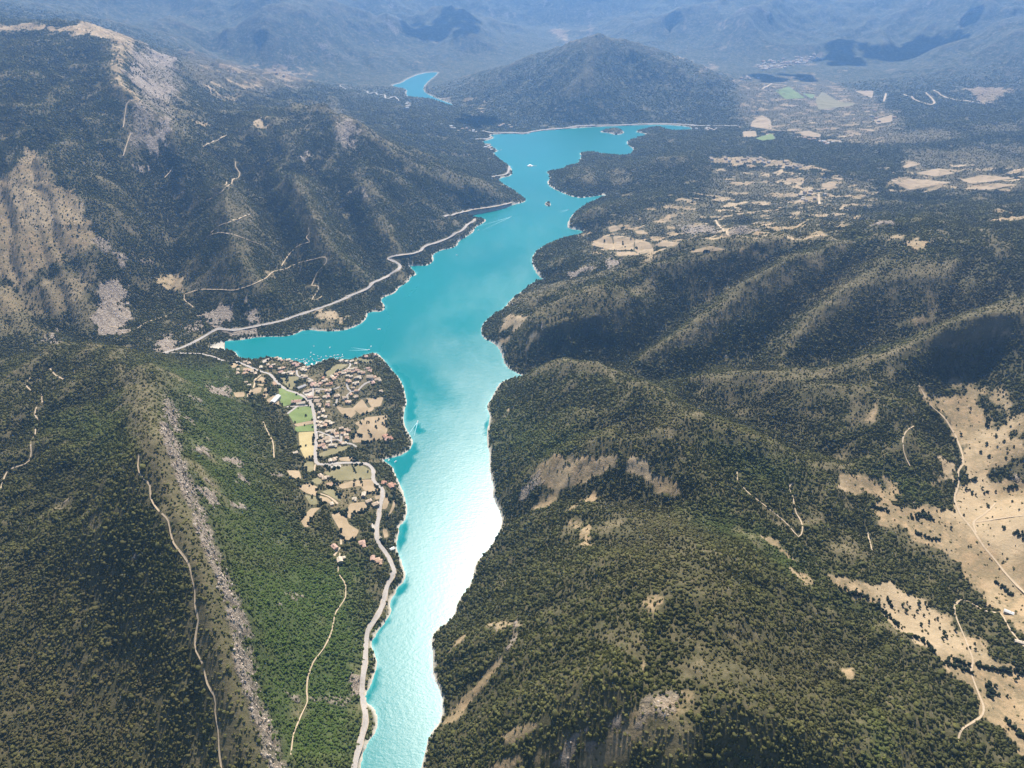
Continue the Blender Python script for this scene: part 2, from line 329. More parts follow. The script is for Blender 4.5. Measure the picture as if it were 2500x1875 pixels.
# running water: carve the drainage into the drawn shapes, then let steep sides slump
def erode(h0, rounds, kf):
    st = 2
    h = h0[::st, ::st].astype(np.float64).copy(); sdc = SD[::st, ::st]; Yd = (Yg + Y0)[::st, ::st]
    nv, nu = h.shape; dx = Yd * (us[st] - us[0]); dyy = Yd * (vs_[st] - vs_[0]); area = dx * dyy; dm = np.sqrt(area)
    fixed = sdc < 0; fixed[0] = fixed[-1] = True; fixed[:, 0] = fixed[:, -1] = True
    idx = np.arange(nv * nu).reshape(nv, nu); base = h.copy()
    nb = [(-1, -1), (-1, 0), (-1, 1), (0, -1), (0, 1), (1, -1), (1, 0), (1, 1)]
    for r in range(rounds):
        best = np.zeros_like(h); rec = idx.copy()
        c = h[1:-1, 1:-1]
        for a, b in nb:
            o = h[1 + a:nv - 1 + a, 1 + b:nu - 1 + b]; L_ = np.hypot(a * dyy[1:-1, 1:-1], b * dx[1:-1, 1:-1])
            sl = (c - o) / L_; m = sl > best[1:-1, 1:-1]
            best[1:-1, 1:-1][m] = sl[m]; rec[1:-1, 1:-1][m] = idx[1 + a:nv - 1 + a, 1 + b:nu - 1 + b][m]
        rec = rec.ravel(); order = np.argsort(-h.ravel(), kind='stable').tolist(); acc = area.ravel().tolist(); rl = rec.tolist()
        for i in order:
            j = rl[i]
            if j != i: acc[j] += acc[i]
        A_ = np.array(acc); Fk = np.where(fixed.ravel(), 0, kf * np.sqrt(np.maximum(A_ - 900, 0)) / dm.ravel()).tolist()
        hl = h.ravel().tolist()
        for i in reversed(order):
            j = rl[i]
            if j != i: f = Fk[i]; hl[i] = (hl[i] + f * hl[j]) / (1 + f)
        h = np.array(hl).reshape(nv, nu)
        for _ in range(3):                          # slumping
            lim = .58
            for ax, d_ in ((0, dyy), (1, dx)):
                g = np.diff(h, axis=ax); dd = d_[1:] if ax == 0 else d_[:, 1:]
                ex = np.sign(g) * np.maximum(np.abs(g) - lim * dd, 0) * .25
                if ax == 0: h[1:] -= ex * ~fixed[1:]; h[:-1] += ex * ~fixed[:-1]
                else: h[:, 1:] -= ex * ~fixed[:, 1:]; h[:, :-1] += ex * ~fixed[:, :-1]
    dlt = (h - base)
    sm = dlt.copy(); sm[1:-1, 1:-1] = (dlt[1:-1, 1:-1] * 2 + dlt[:-2, 1:-1] + dlt[2:, 1:-1] + dlt[1:-1, :-2] + dlt[1:-1, 2:]) / 6
    cu, cv = us[::st], vs_[::st]
    t = np.stack([np.interp(us, cu, sm[j]) for j in range(nv)])
    jj = np.clip(np.searchsorted(cv, vs_) - 1, 0, nv - 2); f = np.clip((vs_ - cv[jj]) / (cv[jj + 1] - cv[jj]), 0, 1)[:, None]
    return t[jj] * (1 - f) + t[jj + 1] * f
ER = erode(HT, 18, .021)
HT = HT + ER * (1 - .85 * fm)
fl = [(1340,1122,120),(1420,1125,150),(1500,1130,170),(1600,1140,185),(1680,1180,190)]
def flutes():
    global HT
    p = np.array(fl); x_, y_ = unproject(p[:, 0], p[:, 1], p[:, 2])
    d = np.full(Xg.shape, 1e9, np.float32); tt = np.zeros(Xg.shape, np.float32); acc = 0
    m = (np.abs(Xg - x_.mean()) < 420) & (np.abs(Yg - y_.mean()) < 320); X = Xg[m]; Y = Yg[m]; dd0 = np.full(X.shape, 1e9); t0 = np.zeros(X.shape)
    for k in range(len(x_) - 1):
        e = np.array([x_[k + 1] - x_[k], y_[k + 1] - y_[k]]); L_ = np.hypot(*e); t = np.clip(((X - x_[k]) * e[0] + (Y - y_[k]) * e[1]) / L_ ** 2, 0, 1)
        dd = np.hypot(X - x_[k] - t * e[0], Y - y_[k] - t * e[1]); q = dd < dd0; dd0[q] = dd[q]; t0[q] = (acc + t * L_)[q]; acc += L_
    HT[m] += np.clip(1 - dd0 / 45, 0, 1) * (np.abs(perlin(t0 / 11, dd0 / 90, 161)) * 17 + np.abs(perlin(t0 / 5, dd0 / 40, 163)) * 6 - 4)
flutes()
# sharp tops along the drawn ribs
def rib(pts, amp, wdt):
    global HT
    p = np.array(pts); x_, y_ = unproject(p[:, 0], p[:, 1], p[:, 2]); q = chaik(np.stack([x_, y_], 1))
    u, v = uv_of(q[:, 0], q[:, 1]); e = .09
    j0, j1 = [int(np.clip((k - VA) / (VB - VA) * NV, 0, NV)) for k in (v.min() - e, v.max() + e)]; i0, i1 = [int(np.clip((k + UR) / (2 * UR) * NU, 0, NU)) for k in (u.min() - e, u.max() + e)]
    X = Xg[j0:j1, i0:i1]; Y = Yg[j0:j1, i0:i1]; d = np.full(X.shape, 1e9)
    wx = X + 14 * fbm(X / 60, Y / 60, 2, 141); wy = Y + 14 * fbm(X / 60, Y / 60, 2, 143)
    for a, b in zip(q[:-1], q[1:]):
        ed = b - a; t = np.clip(((wx - a[0]) * ed[0] + (wy - a[1]) * ed[1]) / (ed @ ed + 1e-9), 0, 1); d = np.minimum(d, np.hypot(wx - a[0] - t * ed[0], wy - a[1] - t * ed[1]))
    HT[j0:j1, i0:i1] += amp * np.clip(1 - d / wdt, 0, 1) ** 1.25
def chaik(p):
    for _ in range(2): p = np.concatenate([p[:1], np.stack([p[:-1] * .75 + p[1:] * .25, p[:-1] * .25 + p[1:] * .75], 1).reshape(-1, 2), p[-1:]])
    return p
rib([(1600,857,108),(1681,812,146),(1730,775,176),(1803,727,212),(1860,682,242),(1925,645,262),(2047,609,287)], 15, 85)
rib([(1913,840,170),(1966,800,202),(1990,775,216),(2027,731,252),(2129,678,292),(2210,661,312),(2308,668,318)], 15, 85)
rib([(1650,935,78),(1803,934,120),(1925,914,158),(2068,889,202),(2190,853,240),(2332,808,280),(2500,759,324),(2650,740,350)], 15, 80)
rib([(1333,893,92),(1370,877,126),(1434,893,162),(1491,922,187),(1552,946,206),(1600,969,216),(1681,1010,226),(1742,1030,226),(1803,1059,216),(1885,1111,180)], 14, 90)
rib([(1250,775,60),(1300,800,100),(1380,785,135),(1450,770,150),(1520,740,168),(1600,690,195)], 20, 80)
rib([(1300,730,95),(1400,700,150),(1500,672,182),(1600,648,202),(1750,620,225),(1900,592,255)], 16, 80)
rib([(720,258,372),(791,260,382),(859,305,330),(960,384,240),(1074,440,150),(1187,465,72)], 26, 120)
rib([(700,420,275),(760,520,195),(830,640,92)], 24, 100); rib([(560,430,300),(560,560,218),(610,680,115)], 24, 100); rib([(880,460,190),(930,560,90),(980,620,40)], 20, 90)
rib([(310,107,640),(285,165,592),(290,210,552),(330,240,520),(318,295,450),(305,373,370),(290,440,312),(275,530,245),(265,620,170)], 30, 120)
rib([(1452,96,422),(1440,150,312),(1412,203,215),(1398,260,95)], 9, 150)
# the rock crest on the left: broken ledges and a steep drop on the lake side
def path_dist(poly_xy):
    d = np.full(Xg.shape, 1e9, np.float32); sgn = np.zeros(Xg.shape, np.float32); tt = np.zeros(Xg.shape, np.float32)
    for k in range(len(poly_xy) - 1):
        a, b = poly_xy[k], poly_xy[k + 1]; e = b - a
        t = np.clip(((Xg - a[0]) * e[0] + (Yg - a[1]) * e[1]) / (e @ e + 1e-6), 0, 1)
        dx = Xg - a[0] - t * e[0]; dy = Yg - a[1] - t * e[1]; dd = np.hypot(dx, dy)
        m = dd < d
        d[m] = dd[m]; sgn[m] = np.sign(e[0] * dy - e[1] * dx)[m]; tt[m] = k + t[m]
    return d, sgn, tt
cr = np.array(CTRL[0]); cx, cyy = unproject(cr[:, 0], cr[:, 1], cr[:, 2])
CRD, CRS, CRT = path_dist(np.stack([cx, cyy], 1))
ledge = np.clip(1 - np.abs(CRD * np.sign(-CRS) - 0) / 30, 0, 1)
HT = HT + ledge * (np.abs(perlin(Xg / 14, Yg / 24, 77)) * 15 + np.abs(perlin(Xg / 6, Yg / 9, 78)) * 9) * np.where(CRS < 0, 0.75, .35)
cd = CRD + 9 * perlin(Xg / 17, Yg / 17, 171) + 4 * perlin(Xg / 7, Yg / 7, 173)
on = np.clip((CRT - .1) / .5, 0, 1) * np.clip((11.2 - CRT) / 1.5, 0, 1)
HT = HT - np.where(CRS < 0, 24 * np.clip(cd / 9, 0, 1) * np.clip(1 - (cd - 9) / 75, 0, 1), 0) * on
rim = np.minimum(np.clip(SD, 0, None) * .42, 5 + np.clip(SD, 0, 60) * .05)
HT = np.where(SD > 0, np.maximum(np.maximum(HT, rim), .05), -np.minimum(-SD * .35 + .05, 15))
for p, hh in zip(ISL, (16, 9)):
    d, i = seg_dist(Xg, Yg, p); HT = np.where(i, np.minimum(np.maximum(HT, d * .6), hh + 4 * perlin(Xg / 20, Yg / 20, 3)), HT)
HT = HT.astype(np.float32)

def height(x, y):
    u, v = uv_of(np.asarray(x, float), np.asarray(y, float))
    fu = np.clip((u + UR) / (2 * UR) * (NU - 1), 0, NU - 1.001); fv = np.clip((v - VA) / (VB - VA) * (NV - 1), 0, NV - 1.001)
    iu = fu.astype(int); iv = fv.astype(int); a = fu - iu; b = fv - iv
    return (HT[iv, iu] * (1 - a) + HT[iv, iu + 1] * a) * (1 - b) + (HT[iv + 1, iu] * (1 - a) + HT[iv + 1, iu + 1] * a) * b
def grid_at(Gd, x, y):
    u, v = uv_of(x, y)
    iu = np.clip(np.round((u + UR) / (2 * UR) * (NU - 1)).astype(int), 0, NU - 1); iv = np.clip(np.round((v - VA) / (VB - VA) * (NV - 1)).astype(int), 0, NV - 1)
    return Gd[iv, iu]
_st = np.exp(np.linspace(math.log(900.0), math.log(17000.0), 1500)) - Y0
def hit(pts):                                      # where the view through these picture positions meets the ground
    p = np.array([q[:2] for q in pts], float)
    out = np.zeros((len(p), 3))
    for s in range(0, len(p), 500):
        dx, dy, dz = ray(p[s:s + 500, 0], p[s:s + 500, 1])
        ok = dy > 1e-6
        t = _st[None] / dy[:, None]
        x = dx[:, None] * t; z = H + dz[:, None] * t
        h = np.maximum(height(x, np.broadcast_to(_st[None], x.shape)), 0)
        below = z < h
        k = np.argmax(below, 1); k = np.where(below.any(1), np.maximum(k, 1), 1400)
        r = np.arange(len(k)); d1 = (h - z)[r, k]; d0 = (z - h)[r, k - 1]
        f = np.clip(d0 / np.maximum(d0 + d1, 1e-6), 0, 1)
        yy = _st[k - 1] + (_st[k] - _st[k - 1]) * f; xx = dx / dy * yy
        out[s:s + 500, 0] = xx; out[s:s + 500, 1] = yy; out[s:s + 500, 2] = np.maximum(height(xx, yy), 0)
    return out
# ------------------------------------------------------------------ what grows where
COVER = {
 'bare': [
  (.5, L([(1600,1120),(1750,950),(1900,830),(2050,790),(2200,760),(2212,860),(1980,980),(1800,1100),(1650,1240),(1400,1240)])), (.42, L([(1000,1240),(1250,1100),(1450,1040),(1560,1000),(1560,1080),(1300,1240)])),
  (1.0, I([(1300,700),(1250,600),(1300,560),(1350,535),(1480,520),(1600,525),(1720,550),(1755,600),(1600,625),(1430,660),(1330,700)])), (1.0, I([(1745,625),(1790,565),(1900,552),(1990,630),(2060,660),(2125,745),(2030,728),(1900,668)])), (.9, I([(1310,690),(1430,650),(1560,640),(1540,690),(1400,700),(1310,740)])),
  (.38, O([(230,480),(520,420),(700,440),(900,360),(1100,400),(1330,500),(1250,560),(1000,680),(900,880),(640,900),(560,1230),(930,1300),(900,1440),(470,1540),(430,1280),(420,900),(230,730)])), (.36, N([(700,420),(1100,400),(1400,250),(1800,330),(2000,420),(1850,600),(1500,560),(1100,540),(800,560)])), (.4, P([(440,150),(1000,160),(1200,450),(1250,800),(900,900),(500,740),(440,400)])),
  (1.0, J([(1585,105),(1650,150),(1760,165),(1820,175),(1850,105),(1920,90),(1950,120),(1960,190),(1990,270),(2030,380),(2110,300),(2160,330),(2190,440),(2120,580),(2010,610),(1880,670),(1860,640),(1850,520),(1800,380),(1720,270),(1640,220)])),
  (0.55, J([(1760,70),(1800,150),(1850,105),(1840,60)])), (0.6, J([(2030,370),(2100,280),(2000,180),(2080,130),(2212,330),(2212,560),(2110,580),(2180,430)])),
  (1.0, J([(1880,690),(2212,650),(2600,660),(2700,1229),(2700,1500),(2212,1400),(1860,1229),(1790,1130),(1650,1080),(1480,950),(1340,930),(1290,830),(1410,800),(1560,830),(1780,840),(1800,740)])),
  (1.0, J([(1700,530),(1800,560),(1820,620),(1760,690),(1660,700),(1720,620)])),
  (1.0, J([(1060,690),(1130,640),(1220,620),(1330,680),(1350,750),(1450,800),(1560,810),(1420,770),(1200,750)])), (.9, J([(1370,640),(1400,650),(1475,755),(1430,750)])), (.7, J([(1270,330),(1290,200),(1340,190),(1365,250),(1320,330)])),
  (1.0, M([(1010,70),(1160,95),(1330,140),(1400,130),(1560,190),(1640,260),(1780,330),(1810,400),(1880,420),(1990,470),(2000,560),(2130,600),(2212,640),(2500,700),(2500,1250),(2212,1150),(2100,1000),(1960,900),(1900,760),(1750,640),(1640,500),(1480,420),(1350,280),(1150,160)])),
  (.9, M([(1810,0),(2500,0),(2600,600),(2212,500),(2150,400),(2100,330),(1950,180),(1890,130)])), (.7, M([(820,40),(900,50),(960,130),(900,130)])), (.9, M([(1150,640),(1185,620),(1180,690),(1160,690)])),
  (.95, A([(-200,135),(0,138),(180,150),(400,160),(540,138),(700,190),(860,262),(790,310),(740,360),(690,420),(700,300),(680,240),(560,210),(430,200),(280,180),(120,185),(-200,180)])), (.9, A([(700,350),(745,360),(725,450),(745,505),(820,570),(845,620),(790,600),(700,500),(685,420)])),
  (.62, A([(160,880),(230,930),(290,1000),(300,1060),(420,1130),(500,1240),(-200,1240),(-200,1100),(60,1030)])), (.62, D([(-200,0),(340,0),(430,50),(500,130),(545,260),(600,320),(560,400),(400,460),(260,540),(120,640),(-200,480)])), (.45, D([(-200,500),(120,640),(260,560),(600,480),(560,600),(350,800),(-200,760)])),
  (.8, A([(1150,720),(1250,745),(1200,758)])), (.9, A([(1480,720),(1590,708),(1590,760),(1540,770),(1520,740)])), (.9, A([(1590,410),(1690,392),(1750,430),(1800,480),(1700,485),(1630,450)])), (.8, A([(1330,400),(1440,400),(1480,440),(1400,430)])), (.6, A([(1240,540),(1440,560),(1400,605),(1320,590)])), (.8, A([(1040,300),(1150,292),(1150,315)])), (.5, A([(480,310),(550,320),(520,340)])), (.6, A([(1840,440),(1890,490),(1860,495)])),
  (.8, D([(960,570),(1030,520),(1100,560),(1110,640),(1000,620)])), (.8, D([(1870,740),(1960,750),(2080,790),(2040,830),(1920,800)])), (.6, D([(1600,540),(1650,515),(1620,580)])),
  (.9, E([(1020,895),(1070,800),(1130,780),(1190,790),(1150,850),(1060,865)])), (.8, E([(1020,930),(1080,900),(1090,930),(1040,980)])), (.8, E([(1135,980),(1165,880),(1190,890),(1150,965)])), (.8, E([(1170,1000),(1210,900),(1240,910),(1185,1000)])), (.5, E([(1390,1000),(1440,980),(1430,1020)])),
  (.95, F([(1430,318),(1630,340),(1600,380),(1570,415),(1500,370)])), (.7, F([(1520,840),(1570,780),(1625,790),(1580,860)])), (.9, F([(2000,215),(2250,182),(2250,207),(2080,222)])), (.8, F([(2030,168),(2150,163),(2150,178)])), (.8, F([(820,210),(900,80),(960,60),(1000,90),(880,110),(860,190)])), (.6, F([(2000,930),(2060,905),(2060,955)])), (.6, F([(1780,960),(1840,975),(1800,980)])), (.7, F([(2130,880),(2212,860),(2212,915),(2150,915)])),
  (.9, C_([(310,960),(420,938),(600,948),(760,962),(860,988),(980,1000),(995,1022),(800,1012),(600,982),(400,980)])), (.9, C_([(1830,522),(2170,528),(2060,580),(1980,625),(1920,600),(1900,560)])), (.7, C_([(580,390),(760,370),(1000,315),(1020,335),(800,400),(640,420)])), (.7, C_([(410,480),(480,475),(500,500)])), (.7, C_([(120,345),(210,345),(225,370),(150,360)])), (.8, C_([(275,435),(330,370),(385,400),(310,415)])), (.7, C_([(340,120),(400,125),(430,185),(370,160)])), (.7, C_([(470,140),(500,130),(545,180),(500,170)])), (.6, C_([(380,315),(450,215),(470,225),(400,310)])), (.6, C_([(890,430),(970,440),(950,460)])), (.8, C_([(1080,420),(1140,425),(1110,435)])),
  (.8, B([(1330,180),(1400,170),(1440,220),(1490,245),(1430,260),(1380,225)])), (.6, B([(1560,130),(1590,140),(1610,210),(1590,215)])), (.6, B([(1090,75),(1130,80),(1120,95)])), (.7, B([(2090,345),(2180,345),(2190,370)])), (.5, B([(2130,110),(2170,110),(2150,190),(2120,195)])), (.8, B([(910,660),(940,615),(945,665),(925,675)])),
  (.8, I([(1140,860),(1250,790),(1360,740),(1400,780),(1330,830),(1200,845)])), (.85, I([(1450,840),(1540,790),(1600,750),(1615,770),(1530,825)])), (.85, I([(1520,1000),(1555,940),(1590,900),(1575,1040),(1540,1085)])), (.6, I([(1455,905),(1520,930),(1500,945)])), (.8, I([(1060,290),(1080,258),(1088,292),(1072,312)])), (.6, I([(1430,310),(1470,300),(1460,330)])), (.5, I([(1600,1170),(1680,1160),(1640,1190)])),
  (.8, L([(640,605),(740,500),(825,430),(805,480),(700,575)])), (.8, L([(700,955),(760,820),(900,720),(960,620),(1035,570),(965,690),(830,860),(780,955)])), (.8, L([(1000,1030),(1230,960),(1275,980),(1150,1050),(1020,1080)])), (.75, L([(1870,900),(2000,795),(2075,830),(2020,905),(1900,935)])), (.8, L([(1900,230),(1970,210),(1982,300),(1940,335)])), (.7, L([(1870,580),(1960,530),(1900,615)])), (.7, L([(960,1240),(1160,1150),(1220,1110),(1205,1180),(1100,1240)])), (.6, L([(910,370),(1100,350),(1250,365),(1150,380),(930,400)])), (.6, L([(1250,180),(1300,165),(1290,200)])),
  (.8, J([(655,1010),(760,1055),(855,1150),(800,1145)])),
 ],
 'rock': [
  (.85, A([(820,310),(900,290),(1050,340),(1085,380),(950,400),(850,470),(1080,540),(1000,560),(1015,640),(880,560),(810,520),(760,430)])), (.45, A([(850,270),(1000,300),(1080,500),(1060,700),(860,620),(760,430)])), (.9, A([(920,760),(980,690),(1060,720),(1000,790),(960,850),(900,935),(895,860)])), (.9, A([(800,1025),(860,990),(880,1000),(830,1048)])), (.5, A([(820,600),(1000,700),(900,850),(760,930),(780,700)])), (.6, A([(1990,790),(2060,700),(2150,750),(2130,910),(2030,860)])), (.7, A([(1800,930),(1860,900),(1860,950),(1820,960)])), (.5, A([(1700,330),(1770,330),(1780,370),(1730,370)])), (.6, A([(2010,1130),(2120,1140),(2212,1190),(2060,1170)])),
  (1.0, D([(620,590),(700,570),(760,640),(745,760),(785,790),(725,900),(580,925),(560,820),(600,680)])), (.85, D([(690,430),(740,420),(765,490),(720,512)])), (.85, D([(775,408),(830,440),(905,470),(890,492),(820,455)])), (1, D([(1220,780),(1330,725),(1395,740),(1385,820),(1280,860),(1225,830)])), (.9, D([(1480,690),(1535,740),(1560,820),(1490,825),(1470,760)])), (1, D([(930,990),(990,885),(1055,940),(1075,980),(1000,1015)])), (.8, D([(1340,880),(1560,855),(1560,905),(1400,915)])), (.6, D([(270,890),(350,868),(345,965),(290,940)])), (.6, D([(580,300),(660,300),(650,400),(600,410)])), (.6, D([(1100,840),(1200,800),(1230,880),(1120,900)])),
  (.85, E([(1440,540),(1590,480),(1605,502),(1480,562)])), (.85, E([(1650,495),(1680,450),(1765,450),(1740,485)])), (.8, F([(1285,232),(1420,222),(1435,250),(1300,257)])), (.6, F([(430,290),(500,240),(600,280),(560,300)])), (.6, F([(130,250),(330,240),(380,290),(200,300)])),
  (1, G([(1110,475),(1220,490),(1295,480),(1200,508)])), (1, G([(1310,538),(1430,548),(1535,565),(1400,575)])), (.9, G([(1370,660),(1465,658),(1420,688)])), (1, G([(1180,715),(1290,738),(1345,812),(1260,802)])), (.9, G([(1390,815),(1515,828),(1480,840)])), (.8, G([(1240,95),(1370,108),(1372,158),(1270,152)])), (.7, G([(1090,285),(1170,310),(1160,332)])), (.8, G([(1610,630),(1670,640),(1640,660)])), (.6, G([(1140,165),(1200,180),(1160,195)])), (.6,G([(1230,410),(1270,405),(1250,430)])),
  (.9, K([(1650,240),(1705,238),(1690,285)])), (.7, K([(1690,150),(1795,188),(1760,212)])), (.8, K([(1680,550),(1735,558),(1710,585)])), (.8, K([(1690,712),(1825,742),(1700,738)])), (.5, K([(1740,785),(1850,790),(2160,800),(2160,855),(1900,832)])),(.6,K([(1740,790),(1810,790),(1800,830),(1740,830)])), (.8, K([(2100,700),(2160,700),(2150,850),(2110,840)])),
  (.75, I([(1030,880),(1130,790),(1250,640),(1280,690),(1190,770),(1090,850)])), 
  (.9, L([(1430,1085),(1500,978),(1575,990),(1480,1092)])), (.8, L([(1740,900),(1760,890),(1740,950),(1690,960)])), (.45, M([(-100,800),(80,748),(145,800),(60,955),(-100,980)])), (.6, L([(1240,1240),(1400,1130),(1560,1050),(1600,1100),(1420,1240)])), (.6, L([(1080,520),(1130,330),(1150,340)])),
 ],
 'dry': [
  (.42, E([(1500,310),(1560,290),(1700,230),(1900,150),(2212,90),(2212,330),(2000,460),(1800,480),(1560,440)])), (.42, F([(-20,130),(300,60),(700,60),(1100,60),(1250,160),(1150,260),(1100,340),(700,380),(450,420),(-20,420)])), (.5, C_([(300,1000),(900,1040),(1300,1090),(1350,1229),(300,1240)])), (.7, C_([(480,480),(900,440),(1250,560),(1500,720),(1400,860),(900,800),(500,760)])), (.6, C_([(1500,900),(2250,860),(2250,1150),(1500,1150)])), (.7, A([(1050,300),(1500,330),(1900,430),(1850,520),(1500,560),(1150,520)])), (.7, A([(850,290),(1100,400),(1150,700),(1000,900),(760,950),(740,700),(800,600)])),
  (.6, D([(950,480),(1300,420),(1500,650),(1300,700),(1000,640)])), (.7, D([(-20,640),(560,480),(640,700),(560,900),(-20,900)])),
  (.4, O([(0,400),(600,350),(900,250),(1250,300),(1350,600),(1300,900),(1100,1450),(700,1560),(440,1600),(420,900),(200,700)])),
  (.75, A([(1890,620),(1990,588),(2050,660),(2150,720),(2250,790),(2100,770),(2130,900),(2030,850),(2000,680)])), (.7, B([(0,590),(60,600),(110,680),(200,760),(330,830),(430,880),(600,960),(590,975),(400,890),(180,800),(150,870),(60,760)])), (.7, A([(1600,720),(1770,670),(1760,690),(1620,790)])), (.6, A([(1080,460),(1300,560),(1260,560)])),
  (.75, D([(1230,150),(1450,125),(1535,200),(1500,245),(1380,205)])), (.7, D([(1400,380),(1500,370),(1510,415),(1420,415)])), (.5, D([(1000,600),(1300,560),(1400,640),(1150,640)])), (.4, D([(1000,200),(1200,260),(1250,340),(1050,320)])),
  (.75, E([(1900,180),(2080,160),(2250,120),(2250,235),(2050,275),(1940,235)])), (.7, E([(1060,700),(1300,605),(1500,560),(1800,468),(1840,490),(1600,565),(1300,665),(1250,765),(1200,745)])), (.7, E([(1200,700),(1270,720),(1440,840),(1510,980),(1470,965),(1380,885),(1240,785)])), (.75, E([(1800,620),(1920,560),(2000,440),(2035,480),(1960,600),(1880,685),(1820,665)])), (.7, E([(1640,790),(1780,685),(1790,715),(1680,805)])), (.6, E([(1650,900),(1880,880),(1930,960),(1880,960),(1800,920)])), (.6, E([(1300,1100),(1380,1055),(1420,1070),(1330,1110),(1200,1160)])),
  (.85, F([(-50,1010),(200,890),(320,800),(500,690),(640,578),(800,488),(1000,425),(1110,395),(1000,485),(840,560),(700,645),(560,725),(400,825),(310,960),(280,905),(180,955),(0,1045)])), (.85, F([(765,965),(900,868),(950,798),(1045,798),(1070,855),(930,885),(800,978)])), (.75, F([(980,752),(1060,678),(1240,615),(1110,725)])), (.75, F([(1420,602),(1540,498),(1610,540),(1480,615)])), (.7, F([(1675,520),(1740,505),(1790,550),(1700,572)])), (.8, F([(600,1182),(900,1132),(1150,1085),(1300,1030),(1600,930),(1930,838),(2300,760),(2300,800),(1950,880),(1750,940),(1500,1020),(1250,1080),(1000,1158),(700,1205)])), (.85, F([(1305,1192),(1420,1098),(1515,1098),(1505,1135),(1360,1225)])), (.9, F([(380,332),(700,308),(1000,288),(1110,330),(800,362),(500,352)])), (.6, F([(700,540),(800,540),(800,640),(730,640)])), (.6, F([(1050,850),(1330,910),(1250,920),(1060,870)])), (.6, F([(180,640),(420,480),(450,520),(300,560)])), (.5, F([(1300,700),(1400,720),(1330,800)])), (.6, F([(1060,1090),(1130,1010),(1150,1020),(1090,1085)])),
  (.8, C_([(1030,800),(1250,765),(1400,800),(1560,775),(1820,780),(1820,825),(1500,862),(1300,872),(1100,842)])), (.8, C_([(1780,940),(1960,928),(1985,1000),(1850,1012)])), (.6, C_([(400,1110),(900,1080),(1300,1130),(900,1200),(500,1180)])), (.6, C_([(1850,760),(2212,720),(2212,780),(1900,800)])), (.5, C_([(900,600),(1300,620),(1200,680),(850,660)])), (.6, B([(1690,1010),(1800,1010),(1840,1080),(1760,1140),(1700,1120)])), (.7, B([(1500,985),(1560,1010),(1590,1060),(1530,1040)])),
  (.6, G([(700,-20),(880,-20),(960,220),(1000,400),(1110,550),(1130,700),(1190,860),(1310,1150),(1340,1240),(1150,1240),(1020,960),(900,700),(830,520),(740,250)])), (.6, K([(1140,-20),(1330,-20),(1420,450),(1500,680),(1590,1030),(1635,1240),(1300,1240),(1300,900),(1200,600),(1100,420),(1160,100)])), (.7, K([(1000,340),(1100,420),(1135,565),(1040,520)])), (.7, K([(1110,570),(1145,620),(1155,780),(1230,940),(1110,740)])), (.75, G([(-20,520),(40,440),(100,295),(135,320),(60,510)])), (.6, G([(560,245),(640,320),(600,335)])), (.7, G([(540,880),(590,875),(605,985),(550,965)])), (.5, G([(840,680),(880,690),(880,820),(850,800)])), (.5, D([(480,1010),(540,1020),(530,1100),(470,1120)])), (.6, K([(370,690),(420,700),(430,750),(390,740)])), (.6, K([(200,520),(260,480),(250,530)])), (.6, K([(860,50),(900,60),(890,110),(860,90)])),
  (.75, L([(1650,1120),(1850,960),(2000,925),(2212,960),(2212,1100),(1900,1110),(1750,1240),(1240,1240),(1400,1150)])), (.6, M([(200,800),(275,755),(305,905),(230,945)])), (.6, M([(1180,900),(1285,950),(1240,985)])), (.8, J([(975,1060),(1150,1000),(1265,1090),(1275,1175),(1100,1125)])), (.7, J([(890,248),(960,238),(1015,280),(950,312)])), (.7, J([(850,400),(880,325),(895,480),(860,455)])), (.6, J([(900,560),(1200,570),(1140,640),(950,610)])), (.7, J([(1310,860),(1480,960),(1700,1090),(1860,1229),(1760,1190),(1600,1090),(1330,930)])), (.7, M([(1060,235),(1200,250),(1330,320),(1500,430),(1640,520),(1600,520),(1350,380),(1130,290)])), (.6, J([(1380,160),(1320,60),(1380,0),(1500,0),(1480,50),(1390,100)])), (.5, J([(800,130),(870,130),(830,155)])), (.5, M([(1150,560),(1250,600),(1000,640)])), (.4, M([(0,600),(500,500),(800,700),(300,760)])),
  (.5, L([(1650,400),(1800,350),(2000,560),(1800,560)])),
 ],
 'green': [
  (.7, G([(1010,-20),(1400,-20),(1480,200),(1560,500),(1650,800),(1800,1000),(2050,1240),(1340,1240),(1200,880),(1050,430)])), (1.0, K([(1340,-20),(2120,-20),(2200,400),(2150,1240),(1640,1240),(1500,680),(1400,300)])), (.7, J([(200,850),(450,900),(700,1000),(860,1130),(960,1240),(800,1229),(560,1030),(260,940)])), (.5, G([(250,300),(700,200),(760,500),(500,450)])), (1.0, M([(1290,990),(1350,1000),(1375,1135),(1320,1155)])), (.6, J([(1300,600),(1400,640),(1640,720),(1600,790),(1480,730),(1380,680)])), (.5, M([(830,60),(1000,170),(1400,340),(1200,250),(950,150)])), (.4, D([(870,1060),(1200,1080),(1400,1240),(1000,1240)])),
  (.5, I([(1000,200),(1250,330),(1500,400),(1400,560),(1000,480)])), (.5, J([(300,450),(800,550),(900,700),(600,700)])),
 ],
 'brown': [
  (.8, K([(-100,500),(500,400),(1000,500),(1100,800),(1000,1240),(-100,1240)])), (.6, K([(-100,0),(700,0),(1000,300),(500,420),(-100,500)])), (.6, M([(300,300),(1200,500),(1000,1000),(300,700)])), (.5, I([(1700,300),(2212,200),(2212,500),(1900,480)])), (.9, F([(200,500),(1300,450),(1900,500),(2212,700),(1900,850),(1300,900)])), (.7, M([(-50,0),(400,0),(500,300),(200,200)])), (.7, I([(1700,780),(2212,900),(2212,1240),(1800,1240)])), (.6, J([(400,0),(1300,0),(1200,250),(600,250)])),
 ],
}
